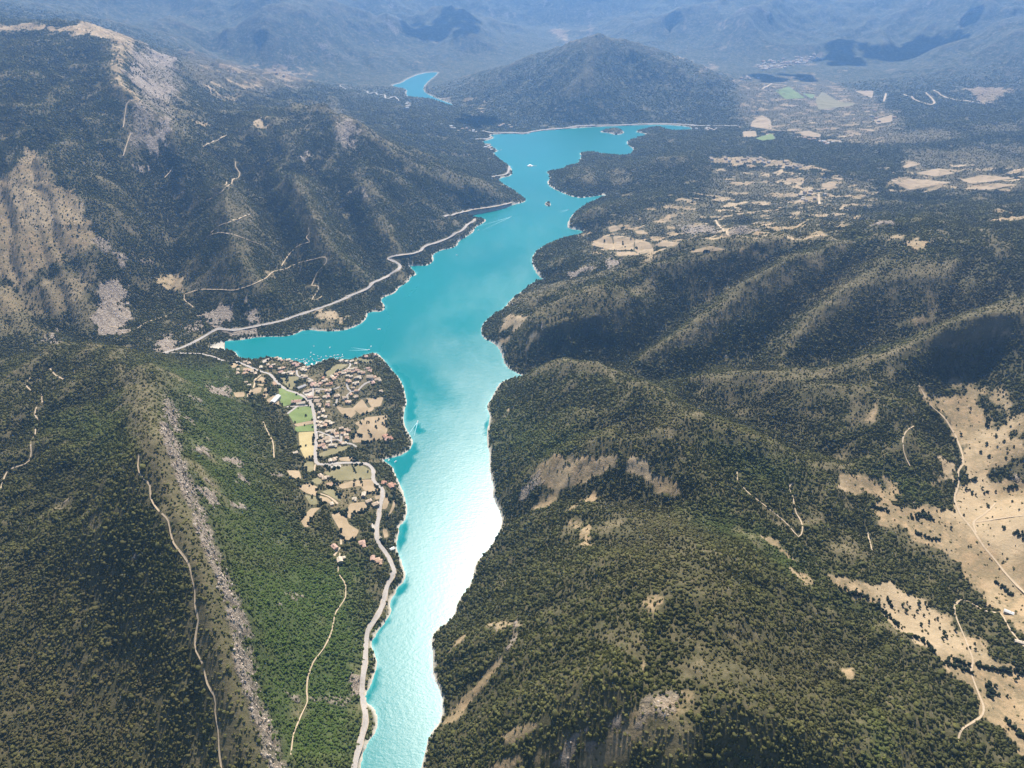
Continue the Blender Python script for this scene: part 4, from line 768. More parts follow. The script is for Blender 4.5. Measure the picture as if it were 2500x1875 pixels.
FIELDS = [('green', N([(1480,800),(1560,790),(1900,940),(1945,1000),(1560,1130),(1490,1000)])), ('olive', N([(1490,610),(1560,590),(1830,585),(1850,640),(1700,835),(1560,700)])), ('green', O([(20,1010),(160,910),(355,900),(385,1100),(110,1155)])), ('tan', O([(95,1160),(385,1103),(392,1150),(150,1198)])), ('green', O([(115,1203),(392,1156),(405,1258),(130,1272)])), ('yellow', O([(170,1280),(405,1265),(400,1640),(260,1659),(190,1510)])), ('olive', O([(450,1600),(560,1545),(800,1480),(920,1470),(880,1520),(700,1590),(460,1650)])),
 ('tan', O([(950,930),(1090,790),(1130,850),(1180,930),(1265,900),(1255,960),(1080,1030)])), ('tan', O([(1140,785),(1270,790),(1400,765),(1360,900),(1230,920)])), ('tan', O([(690,880),(830,930),(960,920),(1010,1000),(920,1080),(790,1010)])), ('tan', O([(980,1150),(1150,1060),(1460,1030),(1440,1130),(1460,1250),(1400,1380),(1180,1420),(950,1430),(940,1350),(1060,1200)])), ('olive', O([(560,400),(740,290),(890,300),(700,420),(560,490)])), ('olive', O([(980,230),(1080,200),(1250,230),(1200,280),(1000,262)])), ('olive', O([(0,480),(170,475),(180,520),(60,600),(0,610)])), ('pale', O([(220,700),(370,640),(380,760),(320,790)])), ('pale', O([(560,660),(720,680),(640,740),(560,720)])),
 ('tan', N([(610,350),(700,345),(820,390),(640,440)])), ('tan', N([(840,430),(1000,440),(1080,500),(830,500)])), ('tan', N([(1060,680),(1170,580),(1260,640),(1230,710)])), ('tan', N([(930,880),(1060,790),(1180,780),(1150,880),(1000,900),(940,960)])), ('tan', N([(1220,800),(1320,770),(1290,900),(1240,1000),(1190,930)])), ('tan', N([(660,870),(870,865),(860,950),(700,960)])), ('tan', N([(1250,1010),(1400,920),(1470,960),(1490,1110),(1350,1090)])), ('red', N([(1350,690),(1430,660),(1490,740),(1420,770)])), ('tan', N([(1080,720),(1230,730),(1180,765)])), ('pale', N([(1180,300),(1330,245),(1360,270),(1190,350)])),
 ('olive', P([(500,300),(740,220),(1000,190),(1140,270),(1150,350),(1150,380),(900,400),(660,410),(560,340)])), ('tan', P([(680,470),(900,405),(1150,390),(1190,470),(1250,520),(1200,590),(1060,560),(1000,480),(740,520)])), ('red', P([(520,450),(660,415),(670,460),(610,500),(540,490)])), ('olive', P([(470,560),(640,500),(680,560),(700,620),(740,700),(560,600)])), ('tan', P([(150,500),(280,440),(420,490),(400,620),(250,570)])), ('olive', P([(240,600),(400,630),(420,730),(320,740)])), ('tan', P([(440,610),(560,640),(620,700),(460,720)])), ('tan', P([(850,720),(1060,690),(1110,780),(960,880),(930,830),(860,930),(790,870)])), ('tan', P([(600,870),(700,800),(800,900),(840,1000),(980,1080),(920,1200),(760,1240),(720,1080)])), ('tan', P([(1290,800),(1300,650),(1360,590),(1400,640),(1350,790)])), ('tan', P([(1350,930),(1420,760),(1470,580),(1490,640),(1450,780),(1380,900)])), ('olive', P([(230,150),(360,150),(370,270),(300,300),(230,240)])), ('tan', P([(0,270),(170,270),(200,380),(80,400)])), ('olive', P([(330,410),(420,360),(490,420),(420,470)])), ('tan', P([(700,100),(850,85),(990,140),(960,155),(720,140)])), ('tan', P([(180,920),(330,780),(460,770),(370,850),(300,1040),(230,1030)])), ('pale', P([(1250,1150),(1310,1190),(1300,1260),(1260,1220)])), ('pale', P([(1140,980),(1190,990),(1190,1100),(1160,1080)])), ('tan', P([(1180,620),(1280,590),(1260,650),(1200,670)])), ('tan', P([(1290,1060),(1350,1060),(1380,1160),(1320,1190)])), ('pale', P([(540,195),(740,190),(740,230),(540,240)])),
 ('tan', E([(1580,365),(1640,322),(1700,315),(1712,350),(1705,395)])), ('tan', E([(1712,312),(1760,310),(1840,325),(1835,395),(1725,395)])), ('tan', E([(1845,327),(1930,350),(1965,402),(1880,420),(1842,398)])), ('tan', E([(1730,405),(1840,405),(1870,425),(1740,432)])), ('tan', E([(1960,370),(2010,340),(2110,350),(2090,375)])), ('tan', E([(1680,260),(1720,245),(1765,270),(1700,288)])), ('tan', E([(1840,280),(1900,275),(1905,300),(1860,300)])),
 ('tan', F([(0,360),(130,345),(130,370),(0,375)])), ('tan', F([(210,400),(330,370),(435,395),(220,410)])),
 ('tan', C_([(580,730),(640,690),(690,720),(700,780),(570,760)])), ('tan', C_([(525,790),(600,785),(610,820),(530,825)])), ('green', C_([(600,830),(700,800),(720,835),(640,845)])), ('tan', C_([(860,795),(920,785),(1000,810),(980,825),(890,815)])), ('olive', C_([(960,600),(1000,550),(1100,610),(1200,620),(1180,635),(980,660)])), ('tan', C_([(1190,545),(1310,545),(1300,590)])), ('green', C_([(720,545),(800,520),(900,590),(780,595)])), ('green', C_([(880,560),(960,570),(940,595)])), ('tan', C_([(1480,1000),(1540,970),(1580,990),(1500,1010)])), ('tan', C_([(1560,1040),(1700,1010),(1800,1040),(1680,1060)])), ('tan', C_([(1410,1080),(1560,1075),(1780,1095),(1700,1110),(1530,1140),(1450,1110)])), ('tan', C_([(1830,1080),(1960,1050),(2160,1070),(2000,1090),(1900,1105)])), ('tan', C_([(1840,1135),(2050,1105),(2180,1105),(2000,1140)])), ('tan', C_([(2150,1060),(2250,1055),(2250,1075)])), ('tan', C_([(1200,770),(1330,780),(1300,790)])), ('tan', C_([(1310,720),(1420,690),(1420,730),(1330,745)])), ('tan', C_([(1000,1100),(1090,1105),(1060,1130),(1000,1125)])), ('tan', C_([(820,1215),(920,1180),(880,1215)])), ('tan', C_([(1050,1065),(1130,1070),(1110,1085)]))]
HEDGE = []
def field(kind, px):
    b = hit(densify(px, 6, True))[:, :2]
    if (np.ptp(b[:, 1]) > .8 * (b[:, 1].mean() + Y0)): return
    b = smooth_poly(b, 1)
    step = max(5.0, (b[:, 1].mean() + Y0) * .0035)
    # even spacing along the edge
    q = np.concatenate([b, b[:1]]); d = np.concatenate([[0], np.cumsum(np.hypot(*np.diff(q, axis=0).T))]); n = max(8, int(d[-1] / step)); s = np.linspace(0, d[-1], n, endpoint=False)
    b = np.stack([np.interp(s, d, q[:, 0]), np.interp(s, d, q[:, 1])], 1)
    gx = np.arange(b[:, 0].min(), b[:, 0].max(), step); gy = np.arange(b[:, 1].min(), b[:, 1].max(), step)
    if len(gx) and len(gy):
        X, Y = np.meshgrid(gx, gy); dd, ins = seg_dist(X, Y, b); kp = ins & (dd > step * .5); inner = np.stack([X[kp], Y[kp]], 1)
    else: inner = np.zeros((0, 2))
    allp = np.concatenate([b, inner])
    vv, ee, ff, *_ = delaunay_2d_cdt([Vector(p) for p in allp], [], [list(range(len(b)))], 1, 1e-3)
    v = np.array([(p.x, p.y) for p in vv]); z = np.maximum(height(v[:, 0], v[:, 1]), .4) + .35 + .00012 * v[:, 1]
    me = bpy.data.meshes.new('field'); me.from_pydata([(a[0], a[1], c) for a, c in zip(v, z)], [], [tuple(f) for f in ff]); me.materials.append(M_FIELD[kind])
    props(link('field', me), 'structure')
    u, w_ = uv_of(b[:, 0], b[:, 1]); j0, j1 = [int(np.clip((k - VA) / (VB - VA) * NV, 0, NV)) for k in (w_.min() - .01, w_.max() + .01)]; i0, i1 = [int(np.clip((k + UR) / (2 * UR) * NU, 0, NU)) for k in (u.min() - .01, u.max() + .01)]
    dd, ins = seg_dist(Xg[j0:j1 + 1, i0:i1 + 1], Yg[j0:j1 + 1, i0:i1 + 1], b)
    EXCL[j0:j1 + 1, i0:i1 + 1] |= ins | (dd < 3.5 + .0008 * Yg[j0:j1 + 1, i0:i1 + 1])
    if b[:, 1].mean() < 2400: HEDGE.append(b)
for k, q in FIELDS: field(k, q)

LINES = [J(q) for q in [[(1790,700),(1835,650),(1825,560),(1790,440)], [(1300,830),(1480,880),(1560,900),(1740,845)], [(1480,960),(1640,1015),(1730,1030)], [(1880,680),(2000,640),(2150,590),(2250,560)], [(1955,170),(1980,260),(1990,350)], [(1560,880),(1620,870),(1660,915)], [(2060,690),(2100,730),(2180,700)], [(2130,920),(2160,980),(2212,1010)], [(1870,720),(1900,760),(1990,740)]]] + [M(q) for q in [[(1120,170),(1260,200),(1350,280),(1480,400),(1640,490),(1760,580),(1900,610)], [(1920,610),(2060,640),(2212,660),(2300,670)], [(1990,700),(2040,800)], [(2060,900),(2140,980),(2230,1070)], [(1380,210),(1440,300)], [(1960,60),(2060,130),(2150,200)], [(2080,320),(2140,420)], [(1640,500),(1700,580),(1890,650)], [(1990,700),(2000,800)]]]
for q in LINES: HEDGE.append(hit(densify(q, 8))[:, :2])
# ------------------------------------------------------------------ woods
def crown_mesh(name, kind, seed, mat_):
    bm = bmesh.new(); r = random.Random(seed)
    bmesh.ops.create_icosphere(bm, subdivisions=2 if kind != 'bush' else 1, radius=1.0)
    lob = [(Vector((r.uniform(-1, 1), r.uniform(-1, 1), r.uniform(-.5, 1))).normalized(), r.uniform(.55, .85)) for _ in range(7)]
    for v in bm.verts:
        n = v.co.normalized(); k = .74
        for l, c in lob: k += .34 * max(0, n.dot(l) - c) / (1 - c)
        k *= r.uniform(.86, 1.14)
        p = n * k
        if kind == 'pine': t = (p.z + 1) / 2; p = Vector((p.x * (1.12 - .72 * t), p.y * (1.12 - .72 * t), t * 2.5 - .25))
        elif kind == 'round': p = Vector((p.x, p.y, (p.z + .72) * 1.0))
        else: p = Vector((p.x * 1.1, p.y * 1.1, (p.z + .45) * .75))
        v.co = p
    me = bpy.data.meshes.new(name); bm.to_mesh(me); bm.free()
    for f in me.polygons: f.use_smooth = kind != 'pine'
    me.materials.append(mat_); return me
def translucent(t, b, c, k):                     # leaves let the sun through
    tr = t.nodes.new('ShaderNodeBsdfTranslucent'); cc = mix(t, 1.0, c, (1.25, 1.2, .75), 'MULTIPLY'); t.links.new(cc, tr.inputs[0])
    mx = t.nodes.new('ShaderNodeMixShader'); mx.inputs[0].default_value = k; t.links.new(b.outputs[0], mx.inputs[1]); t.links.new(tr.outputs[0], mx.inputs[2])
    t.links.new(mx.outputs[0], t.nodes['Material Output'].inputs[0])
def leaf_material():
    m, t, b = mat('foliage'); a = attr_n(t, 'tint', 'INSTANCER')
    oi = t.nodes.new('ShaderNodeObjectInfo')
    c = mix(t, math_(t, 'MULTIPLY', noise(t, .8, 2, .6, position(t)), .45), a.outputs['Color'], (.045, .05, .026))
    t.links.new(c, b.inputs['Base Color']); b.inputs['Roughness'].default_value = .75
    translucent(t, b, c, .5)
    return m
M_LEAF = leaf_material()
PROTO = [bpy.data.objects.new('p%d' % i, crown_mesh('crown%d' % i, k, 20 + i, M_LEAF)) for i, k in enumerate(['round', 'round', 'pine', 'pine', 'bush'])]

def scatter_group():
    g = bpy.data.node_groups.new('scatter', 'GeometryNodeTree')
    g.interface.new_socket('Geometry', in_out='INPUT', socket_type='NodeSocketGeometry'); g.interface.new_socket('Geometry', in_out='OUTPUT', socket_type='NodeSocketGeometry')
    gi = g.nodes.new('NodeGroupInput'); go = g.nodes.new('NodeGroupOutput')
    join = g.nodes.new('GeometryNodeGeometryToInstance')
    for p in reversed(PROTO):
        oi = g.nodes.new('GeometryNodeObjectInfo'); oi.inputs['Object'].default_value = p; g.links.new(oi.outputs['Geometry'], join.inputs[0])
    ip = g.nodes.new('GeometryNodeInstanceOnPoints'); ip.inputs['Pick Instance'].default_value = True
    def na(n, ty):
        x = g.nodes.new('GeometryNodeInputNamedAttribute'); x.data_type = ty; x.inputs[0].default_value = n; return x.outputs[0]
    g.links.new(gi.outputs[0], ip.inputs['Points']); g.links.new(join.outputs[0], ip.inputs['Instance'])
    g.links.new(na('kind', 'INT'), ip.inputs['Instance Index']); g.links.new(na('size', 'FLOAT_VECTOR'), ip.inputs['Scale'])
    cx = g.nodes.new('ShaderNodeCombineXYZ'); g.links.new(na('turn', 'FLOAT'), cx.inputs[2])
    er = g.nodes.new('FunctionNodeEulerToRotation'); g.links.new(cx.outputs[0], er.inputs[0]); g.links.new(er.outputs[0], ip.inputs['Rotation'])
    g.links.new(ip.outputs[0], go.inputs[0]); return g
SCAT = scatter_group()
def scatter_object(name, x, y, z, size, kind, tint, label, cat):
    me = bpy.data.meshes.new(name); n = len(x)
    me.vertices.add(n); me.vertices.foreach_set('co', np.stack([x, y, z], 1).astype(np.float32).ravel())
    attr(me, 'size', 'FLOAT_VECTOR', size); attr(me, 'kind', 'INT', kind); attr(me, 'turn', 'FLOAT', rng.random(n) * 6.28); attr(me, 'tint', 'FLOAT_COLOR', np.concatenate([tint, np.ones((n, 1))], 1))
    o = link(name, me); md = o.modifiers.new('scatter', 'NODES'); md.node_group = SCAT
    return props(o, 'stuff', label, cat)

for xy, hw in KEEP:                                # keep roads clear
    hw2 = hw
    for k in range(0, len(xy), 20):
        s = xy[k:k + 22]; 
        if len(s) < 2: continue
        u, w_ = uv_of(s[:, 0], s[:, 1]); e = (hw2 + 4) / (s[:, 1].mean() + Y0)
        j0, j1 = [int(np.clip((q - VA) / (VB - VA) * NV, 0, NV - 1)) for q in (w_.min() - e, w_.max() + e)]; i0, i1 = [int(np.clip((q + UR) / (2 * UR) * NU, 0, NU - 1)) for q in (u.min() - e, u.max() + e)]
        X = Xg[j0:j1 + 2, i0:i1 + 2]; Y = Yg[j0:j1 + 2, i0:i1 + 2]; d = np.full(X.shape, 1e9)
        for a, b in zip(s[:-1], s[1:]):
            ed = b - a; t = np.clip(((X - a[0]) * ed[0] + (Y - a[1]) * ed[1]) / (ed @ ed + 1e-9), 0, 1); d = np.minimum(d, np.hypot(X - a[0] - t * ed[0], Y - a[1] - t * ed[1]))
        EXCL[j0:j1 + 2, i0:i1 + 2] |= d < hw2
HOUSE_CLEAR = []
DENS = np.clip(1 - 1.25 * MASK['bare'], 0, 1) ** 1.5 * np.clip(1 - 1.2 * MASK['rock'], 0, 1) ** 1.3 * np.clip(1 - .95 * MASK['dry'], 0, 1) ** 1.5
DENS *= np.clip(.80 + .9 * fbm(Xg / 90 + 5, Yg / 90, 3, 101), .28, 1)
DENS = np.maximum(DENS, np.where(MASK['bare'] > .8, .035, .09) * (MASK['rock'] < .8))
DENS = np.maximum(DENS, .34 * np.clip(MASK['dry'] * 1.5, 0, 1) * np.clip(1 - 1.2 * MASK['bare'], 0, 1) * np.clip(1 - 1.1 * MASK['rock'], 0, 1))
DENS *= ~EXCL; DENS *= SD > 3.5
def forest():
    UX = .72; v0, v1 = math.log(900), math.log(Y0 + 6200)
    nc = 3200000
    u = rng.uniform(-UX, UX, nc); v = rng.uniform(v0, v1, nc)
    Yd = np.exp(v); y = Yd - Y0; x = u * Yd
    grow = np.clip((Yd / 3300), 1, 2.0)            # far woods as clumps of crowns
    lam = 1 / (9.0 * grow ** 2)
    p = lam * Yd ** 2 * (2 * UX) * (v1 - v0) / nc
    d = grid_at(DENS, x, y)
    ok = rng.random(nc) < p * d * (1 + .5 * grid_at(MASK['green'], x, y)) * np.clip((6300 - y) / 2200, 0, 1)
    x, y, grow, Yd = x[ok], y[ok], grow[ok], Yd[ok]
    z = height(x, y)
    # not visible from anywhere near the camera: below the picture or far to its side
    a, b = project(x, y, z); vis = (b < 2050) & (a > -350) & (a < 2850)
    x, y, z, grow = x[vis], y[vis], z[vis], grow[vis]; n = len(x)
    gr = grid_at(MASK['green'], x, y); br = grid_at(MASK['brown'], x, y); dr = np.maximum(grid_at(MASK['dry'], x, y), .8 * grid_at(MASK['bare'], x, y)); rk = grid_at(MASK['rock'], x, y)
    patch = fbm(x / 120, y / 120, 3, 111) ; patch2 = fbm(x / 35, y / 35, 2, 115)
    pine = rng.random(n) < np.clip(.62 - .6 * gr - .2 * br + patch * .6, .05, .9)
    r = np.exp(rng.normal(-.02, .27, n)) * 2.4 * (1 - .25 * gr) * (1 - .36 * dr) * (1 - .25 * br) * grow
    hz = r / grow ** .8 * np.where(pine, .78, .72) * rng.uniform(.8, 1.2, n)
    kind = np.where(pine, 2, 0) + (rng.random(n) < .5); bush = (rng.random(n) < dr * .7); kind = np.where(bush, 4, kind); 
    hz = np.where(bush, hz * .8, hz)
    dark = np.array([.102, .103, .034]); mid = np.array([.176, .170, .050]); grn = np.array([.118, .190, .030]); brn = np.array([.215, .160, .078]); olive = np.array([.235, .195, .080])
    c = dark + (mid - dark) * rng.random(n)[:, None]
    cv = grid_at(CURV, x, y); c = c * (1 + .4 * np.clip(patch, -.7, 1) + np.clip(cv / 22, -.3, .3))[:, None]  # gully crowns darker, crest crowns lighter: relief shading put into the tint
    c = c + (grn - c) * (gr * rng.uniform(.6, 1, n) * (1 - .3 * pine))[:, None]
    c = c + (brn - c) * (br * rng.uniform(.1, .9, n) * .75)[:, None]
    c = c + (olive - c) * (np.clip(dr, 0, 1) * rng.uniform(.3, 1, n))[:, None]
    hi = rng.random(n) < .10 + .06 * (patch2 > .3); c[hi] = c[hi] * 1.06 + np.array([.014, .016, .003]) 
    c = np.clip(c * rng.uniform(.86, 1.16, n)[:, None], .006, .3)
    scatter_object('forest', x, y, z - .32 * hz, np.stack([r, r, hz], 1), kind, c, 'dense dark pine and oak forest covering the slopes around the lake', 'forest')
forest()
def hedges():
    X = [];
    nl = len(HEDGE) - len(LINES)
    for hi_, b in enumerate(HEDGE):
        ln = hi_ >= nl; q = b if ln else np.concatenate([b, b[:1]]); m = fbm(q[:, 0] / 40, q[:, 1] / 40, 2, 121) + (.25 if ln else 0)
        for k in range(len(q) - 1):
            if m[k] > .16:
                for _ in range(3):
                    t = rng.random(); p = q[k] * (1 - t) + q[k + 1] * t + rng.normal(0, 2.2, 2); X.append(p)
    X = np.array(X); x, y = X.T; n = len(x); r = rng.uniform(1.6, 3.2, n)
    ok = grid_at(SD, x, y) > 4; 
    for xy, hw in KEEP:
        for s in range(0, len(xy), 1): ok &= (np.abs(x - xy[s, 0]) > hw * .8 + 1) | (np.abs(y - xy[s, 1]) > hw * .8 + 1)
    x, y, r = x[ok], y[ok], r[ok]; n = len(x)
    c = np.array([.034, .045, .020]) * rng.uniform(.7, 1.5, n)[:, None]
    scatter_object('hedgerow', x, y, height(x, y) - .3, np.stack([r, r, r * 1.15], 1), rng.integers(0, 2, n), c, 'dark bushy hedgerows edging the fields around the lakeside village', 'hedge')
hedges()

def boulders():
    m, t, b = mat('limestone'); a = attr_n(t, 'tint', 'INSTANCER')
    t.links.new(mix(t, math_(t, 'MULTIPLY', noise(t, .9, 4, .7, position(t)), .9), a.outputs['Color'], (.24, .19, .14)), b.inputs['Base Color'])
    global PROTO
    old = PROTO; P2 = []
    for i in range(4):
        bm = bmesh.new(); r = random.Random(60 + i); bmesh.ops.create_icosphere(bm, subdivisions=1, radius=1)
        for v in bm.verts: v.co = Vector((v.co.x * r.uniform(.5, 1.2), v.co.y * r.uniform(.5, 1.2), v.co.z * r.uniform(.6, 1.5)))
        me = bpy.data.meshes.new('stone'); bm.to_mesh(me); bm.free(); me.materials.append(m); P2.append(bpy.data.objects.new('s%d' % i, me))
    PROTO = P2; g = scatter_group(); PROTO = old
    nc = 900000; v0, v1 = math.log(900), math.log(3600); u = rng.uniform(-.7, .7, nc); v = rng.uniform(v0, v1, nc); Yd = np.exp(v); x = u * Yd; y = Yd - Y0
    rk = grid_at(MASK['rock'], x, y); cr_ = (grid_at(CRD, x, y) < 40)
    p = Yd ** 2 * 1.4 * (v1 - v0) / nc / 16
    ok = (rng.random(nc) < p * np.clip(rk * 1.6 - .5, 0, 1) * np.where(cr_, 1.7, .35)) & ~grid_at(EXCL, x, y) & (grid_at(SD, x, y) > 3)
    x, y = x[ok], y[ok]; n = len(x); z = height(x, y); a, b_ = project(x, y, z); k = (b_ < 2000) & (a > -200) & (a < 2700); x, y, z = x[k], y[k], z[k]; n = len(x)
    r = np.clip(np.exp(rng.normal(.25, .45, n)), .4, 2.4); near = grid_at(CRD, x, y) < 16; r *= np.where(near, 1.35, .9)
    c = np.array([.58, .48, .375]) * rng.uniform(.55, 1.25, n)[:, None]
    o = scatter_object('rock_debris', x, y, z - .2 * r, np.stack([r, r, r * rng.uniform(.8, 1.7, n)], 1), rng.integers(0, 4, n), c, 'pale broken limestone along the crest and in the landslide scars', 'rocks')
    o.modifiers[0].node_group = g
boulders()
# ------------------------------------------------------------------ houses, boats, single trees
def flat_mat(name, c, var=.12, rough=.85):
    m, t, b = mat(name); b.inputs['Roughness'].default_value = rough
    t.links.new(ramp_(t, noise(t, .9, 4, .6, position(t)), [(.3, tuple(v * (1 - var) for v in c)), (.7, tuple(min(1, v * (1 + var)) for v in c))]), b.inputs['Base Color']); return m
ROOFS = [('terracotta', flat_mat('terracotta_tiles', (.36, .20, .135), .22)), ('orange', flat_mat('pale_orange_tiles', (.42, .28, .19), .2)), ('tan', flat_mat('tan_tiles', (.40, .31, .22), .2)), ('cream', flat_mat('cream_tiles', (.48, .40, .30), .15)), ('rosy', flat_mat('rosy_tiles', (.40, .26, .20), .2)), ('white', flat_mat('white_sheet', (.52, .51, .48), .05)), ('grey', flat_mat('grey_tiles', (.36, .34, .32), .12))]
WALLS = [flat_mat('ochre_render', (.46, .37, .26), .1), flat_mat('cream_render', (.54, .47, .37), .08), flat_mat('white_render', (.62, .58, .51), .05)]
M_STONE = flat_mat('stone', (.42, .37, .31), .2)
ORD = ['leftmost', 'second from left', 'third from left', 'fourth from left', 'fifth from left', 'sixth from left', 'seventh from left', 'eighth from left', 'ninth from left', 'tenth from left', 'eleventh from left', 'twelfth from left', 'thirteenth from left', 'fourteenth from left', 'fifteenth from left', 'sixteenth from left']

def py_mesh(name, v, f, m):
    me = bpy.data.meshes.new(name); me.from_pydata([tuple(p) for p in v], [], f); me.materials.append(m); return me
def box(x0, x1, y0, y1, z0, z1):
    v = [(x0, y0, z0), (x1, y0, z0), (x1, y1, z0), (x0, y1, z0), (x0, y0, z1), (x1, y0, z1), (x1, y1, z1), (x0, y1, z1)]
    return v, [(0, 3, 2, 1), (4, 5, 6, 7), (0, 1, 5, 4), (1, 2, 6, 5), (2, 3, 7, 6), (3, 0, 4, 7)]
def join_(*parts):
    V_, F_ = [], []
    for v, f in parts:
        k = len(V_); V_ += list(v); F_ += [tuple(i + k for i in q) for q in f]
    return V_, F_
def roof_geo(x0, x1, y0, y1, z, rise, hip, o=.6, th=.28):
    x0 -= o; x1 += o; y0 -= o; y1 += o; ym = (y0 + y1) / 2; i = (min((x1 - x0) / 2 - .3, (y1 - y0) / 2) if hip else 0)
    v = [(x0, y0, z), (x1, y0, z), (x1, y1, z), (x0, y1, z), (x0 + i, ym, z + rise), (x1 - i, ym, z + rise)]
    f = [(0, 1, 5, 4), (2, 3, 4, 5), (1, 2, 5), (3, 0, 4)]
    v2 = [(p[0], p[1], p[2] - th) for p in v[:4]]
    return v + v2, f + [(0, 6, 7, 1), (1, 7, 8, 2), (2, 8, 9, 3), (3, 9, 6, 0), (6, 9, 8, 7)]
HR = random.Random(5)
ALLH = []
def house(p3, rot, w_, l_, h_, roof, wall, hip, wing, name='house'):
    e = bpy.data.objects.new(name, None); COL.objects.link(e); e.location = p3; e.rotation_euler = (0, 0, rot); e.empty_display_size = 1
    a, b = l_ / 2, w_ / 2
    wl = [box(-a, a, -b, b, -3.5, h_)]; rf = [roof_geo(-a, a, -b, b, h_, w_ * .24, hip)]
    gv = [(-a, -b, h_), (-a, b, h_), (-a, 0, h_ + w_ * .21), (a, -b, h_), (a, b, h_), (a, 0, h_ + w_ * .21)]
    if not hip: wl.append((gv, [(0, 2, 1), (3, 4, 5)]))
    if wing:
        c = a * .15; wl.append(box(c, a - .3, -b - w_ * .55, -b + .2, -3.5, h_ * .82)); v, f = roof_geo(-w_ * .55 / 1.2, w_ * .55 / 1.2, -(a - .3 - c) / 2, (a - .3 - c) / 2, h_ * .82, (a - c) * .24, True)
        cx_, cy_ = (c + a - .3) / 2, -b - w_ * .2
        rf.append(([(cx_ + q[1], cy_ - q[0], q[2]) for q in v], f))
    link('wall', py_mesh('wall', *join_(*wl), wall), e)
    r = link('roof', py_mesh('roof', *join_(*rf), roof), e)
    link('chimney', py_mesh('chimney', *box(a * .35, a * .35 + .8, b * .15, b * .15 + .8, h_, h_ + w_ * .24 + .7), M_STONE), r)
    # openings on the long sides
    n = max(2, int(l_ / 4))
    for sgn in (-1, 1):
        for k in range(n):
            xx = -a + (k + .5) * l_ / n
            v, f = box(xx - .5, xx + .5, min(sgn * b, sgn * (b + .06)), max(sgn * b, sgn * (b + .06)), h_ * .45, h_ * .45 + 1.4)
            link('window', py_mesh('window', v, f, M_SHUT), e)
    v, f = box(a, a + .06, -.6, .6, 0, 2.1); link('door', py_mesh('door', v, f, M_SHUT), e)
    ALLH.append((p3[0], p3[1], l_)); return e
M_SHUT = flat_mat('dark_shutter', (.10, .085, .07), .1)
def clusters(pts, phrase, group, sizes=(9, 14), roofs=(2, 3, 3, 1, 4, 2), rot0=None, hipp=.5, wingp=.3, rows=7, cat='house'):
    h3 = hit(pts); L_ = []
    for k, ((px, py), p) in enumerate(zip([q[:2] for q in pts], h3)):
        L_.append([px, py, p])
    L_.sort(key=lambda q: q[1])
    nrow = max(1, math.ceil(len(L_) / rows)); per = math.ceil(len(L_) / nrow)
    for r in range(nrow):
        row = sorted(L_[r * per:(r + 1) * per], key=lambda q: q[0])
        where = '' if nrow == 1 else (['far', 'near'] if nrow == 2 else ['far', 'middle', 'near'] if nrow == 3 else ['farthest', 'second', 'third', 'nearest'])[r] + ' row, '
        for k, (px, py, p) in enumerate(row):
            l_ = HR.uniform(*sizes) * .92; w_ = l_ * HR.uniform(.6, .82); ri = HR.choice(roofs); wing = HR.random() < wingp; hip = HR.random() < hipp
            rot = (rot0 if rot0 is not None else HR.choice([.2, 1.75, .5, 2.1])) + HR.uniform(-.25, .25)
            e = house(tuple(p), rot, w_, l_, HR.uniform(3.6, 5.6), ROOFS[ri][1], HR.choice(WALLS), hip, wing)
            od = ORD[k] + (' ' if nrow == 1 else ' in ')
            props(e, None, f"{ROOFS[ri][0]} roofed house {phrase}, {od}{where}".strip().rstrip(',').replace('in  ', 'in '), cat, group)
# west of the harbour
clusters(N([(880,340),(950,365),(1160,430),(1290,385),(1390,390),(1340,435)]), 'between road and western bay', 'houses west of the harbour', rows=6)
clusters(N([(750,480),(740,540),(860,540),(910,480),(1000,510),(1060,545)]), 'below the road at the wood', 'houses west of the harbour', rows=6)
clusters(N([(1440,262),(1500,290),(1535,312),(1650,300),(1710,330),(1760,370),(1815,405),(1840,375)]), 'by the harbour beach', 'waterfront houses', rows=8, roofs=(1, 2, 4, 3), wingp=.2)
clusters(N([(1500,460),(1560,450),(1520,520),(1565,545),(1680,520),(1735,530),(1715,562)]), 'above the dark green field', 'houses west of the harbour', rows=7)
clusters(N([(1860,455),(1905,485),(1965,490),(1935,440),(2010,430)]), 'just behind the jetties', 'waterfront houses', roofs=(3, 3, 2, 5), rows=6)
clusters(N([(890,700),(952,752)]), 'alone in the wood left of the village', 'houses in the wood', rows=6)
# old village
clusters(O([(240,470),(275,490),(350,550),(392,578),(432,612),(375,610),(530,508),(572,532),(602,592),(540,552),(660,490),(685,512),(640,580),(482,592)]), 'in the old village core', 'houses of the village core', roofs=(1, 4, 2, 3, 0), sizes=(10, 15), wingp=.45, rows=5)
clusters(O([(290,700),(332,682),(345,782),(452,700),(320,770)]), 'round the village car park', 'houses of the village core', roofs=(3, 2, 4), sizes=(10, 16), rows=5)
clusters(O([(722,448),(772,430),(830,432),(862,402),(902,372),(950,380),(992,368),(1022,392),(1062,420),(902,412),(962,412),(1105,432),(1180,362),(1205,402)]), 'on the hillock', 'houses on the hillock', roofs=(2, 3, 1, 4), rows=7, rot0=.15)
clusters(O([(882,470),(932,482),(1002,500),(1045,490),(890,540),(912,562),(982,582),(1015,570),(962,652),(1012,692)]), 'on the leafy slope', 'houses on the hillock', roofs=(2, 3, 1), rows=5, rot0=.3)
clusters(O([(1205,490),(1262,492),(1312,520)]), 'in the large walled estate', 'houses near the point', roofs=(1, 2), sizes=(14, 19), wingp=.8, rows=4)
clusters(O([(1250,572),(1362,692)]), 'in the wood near the point', 'houses near the point', rows=4)
clusters(O([(1150,190),(1282,175)]), 'at the tip of the peninsula', 'houses near the point', roofs=(0, 4), rows=4)
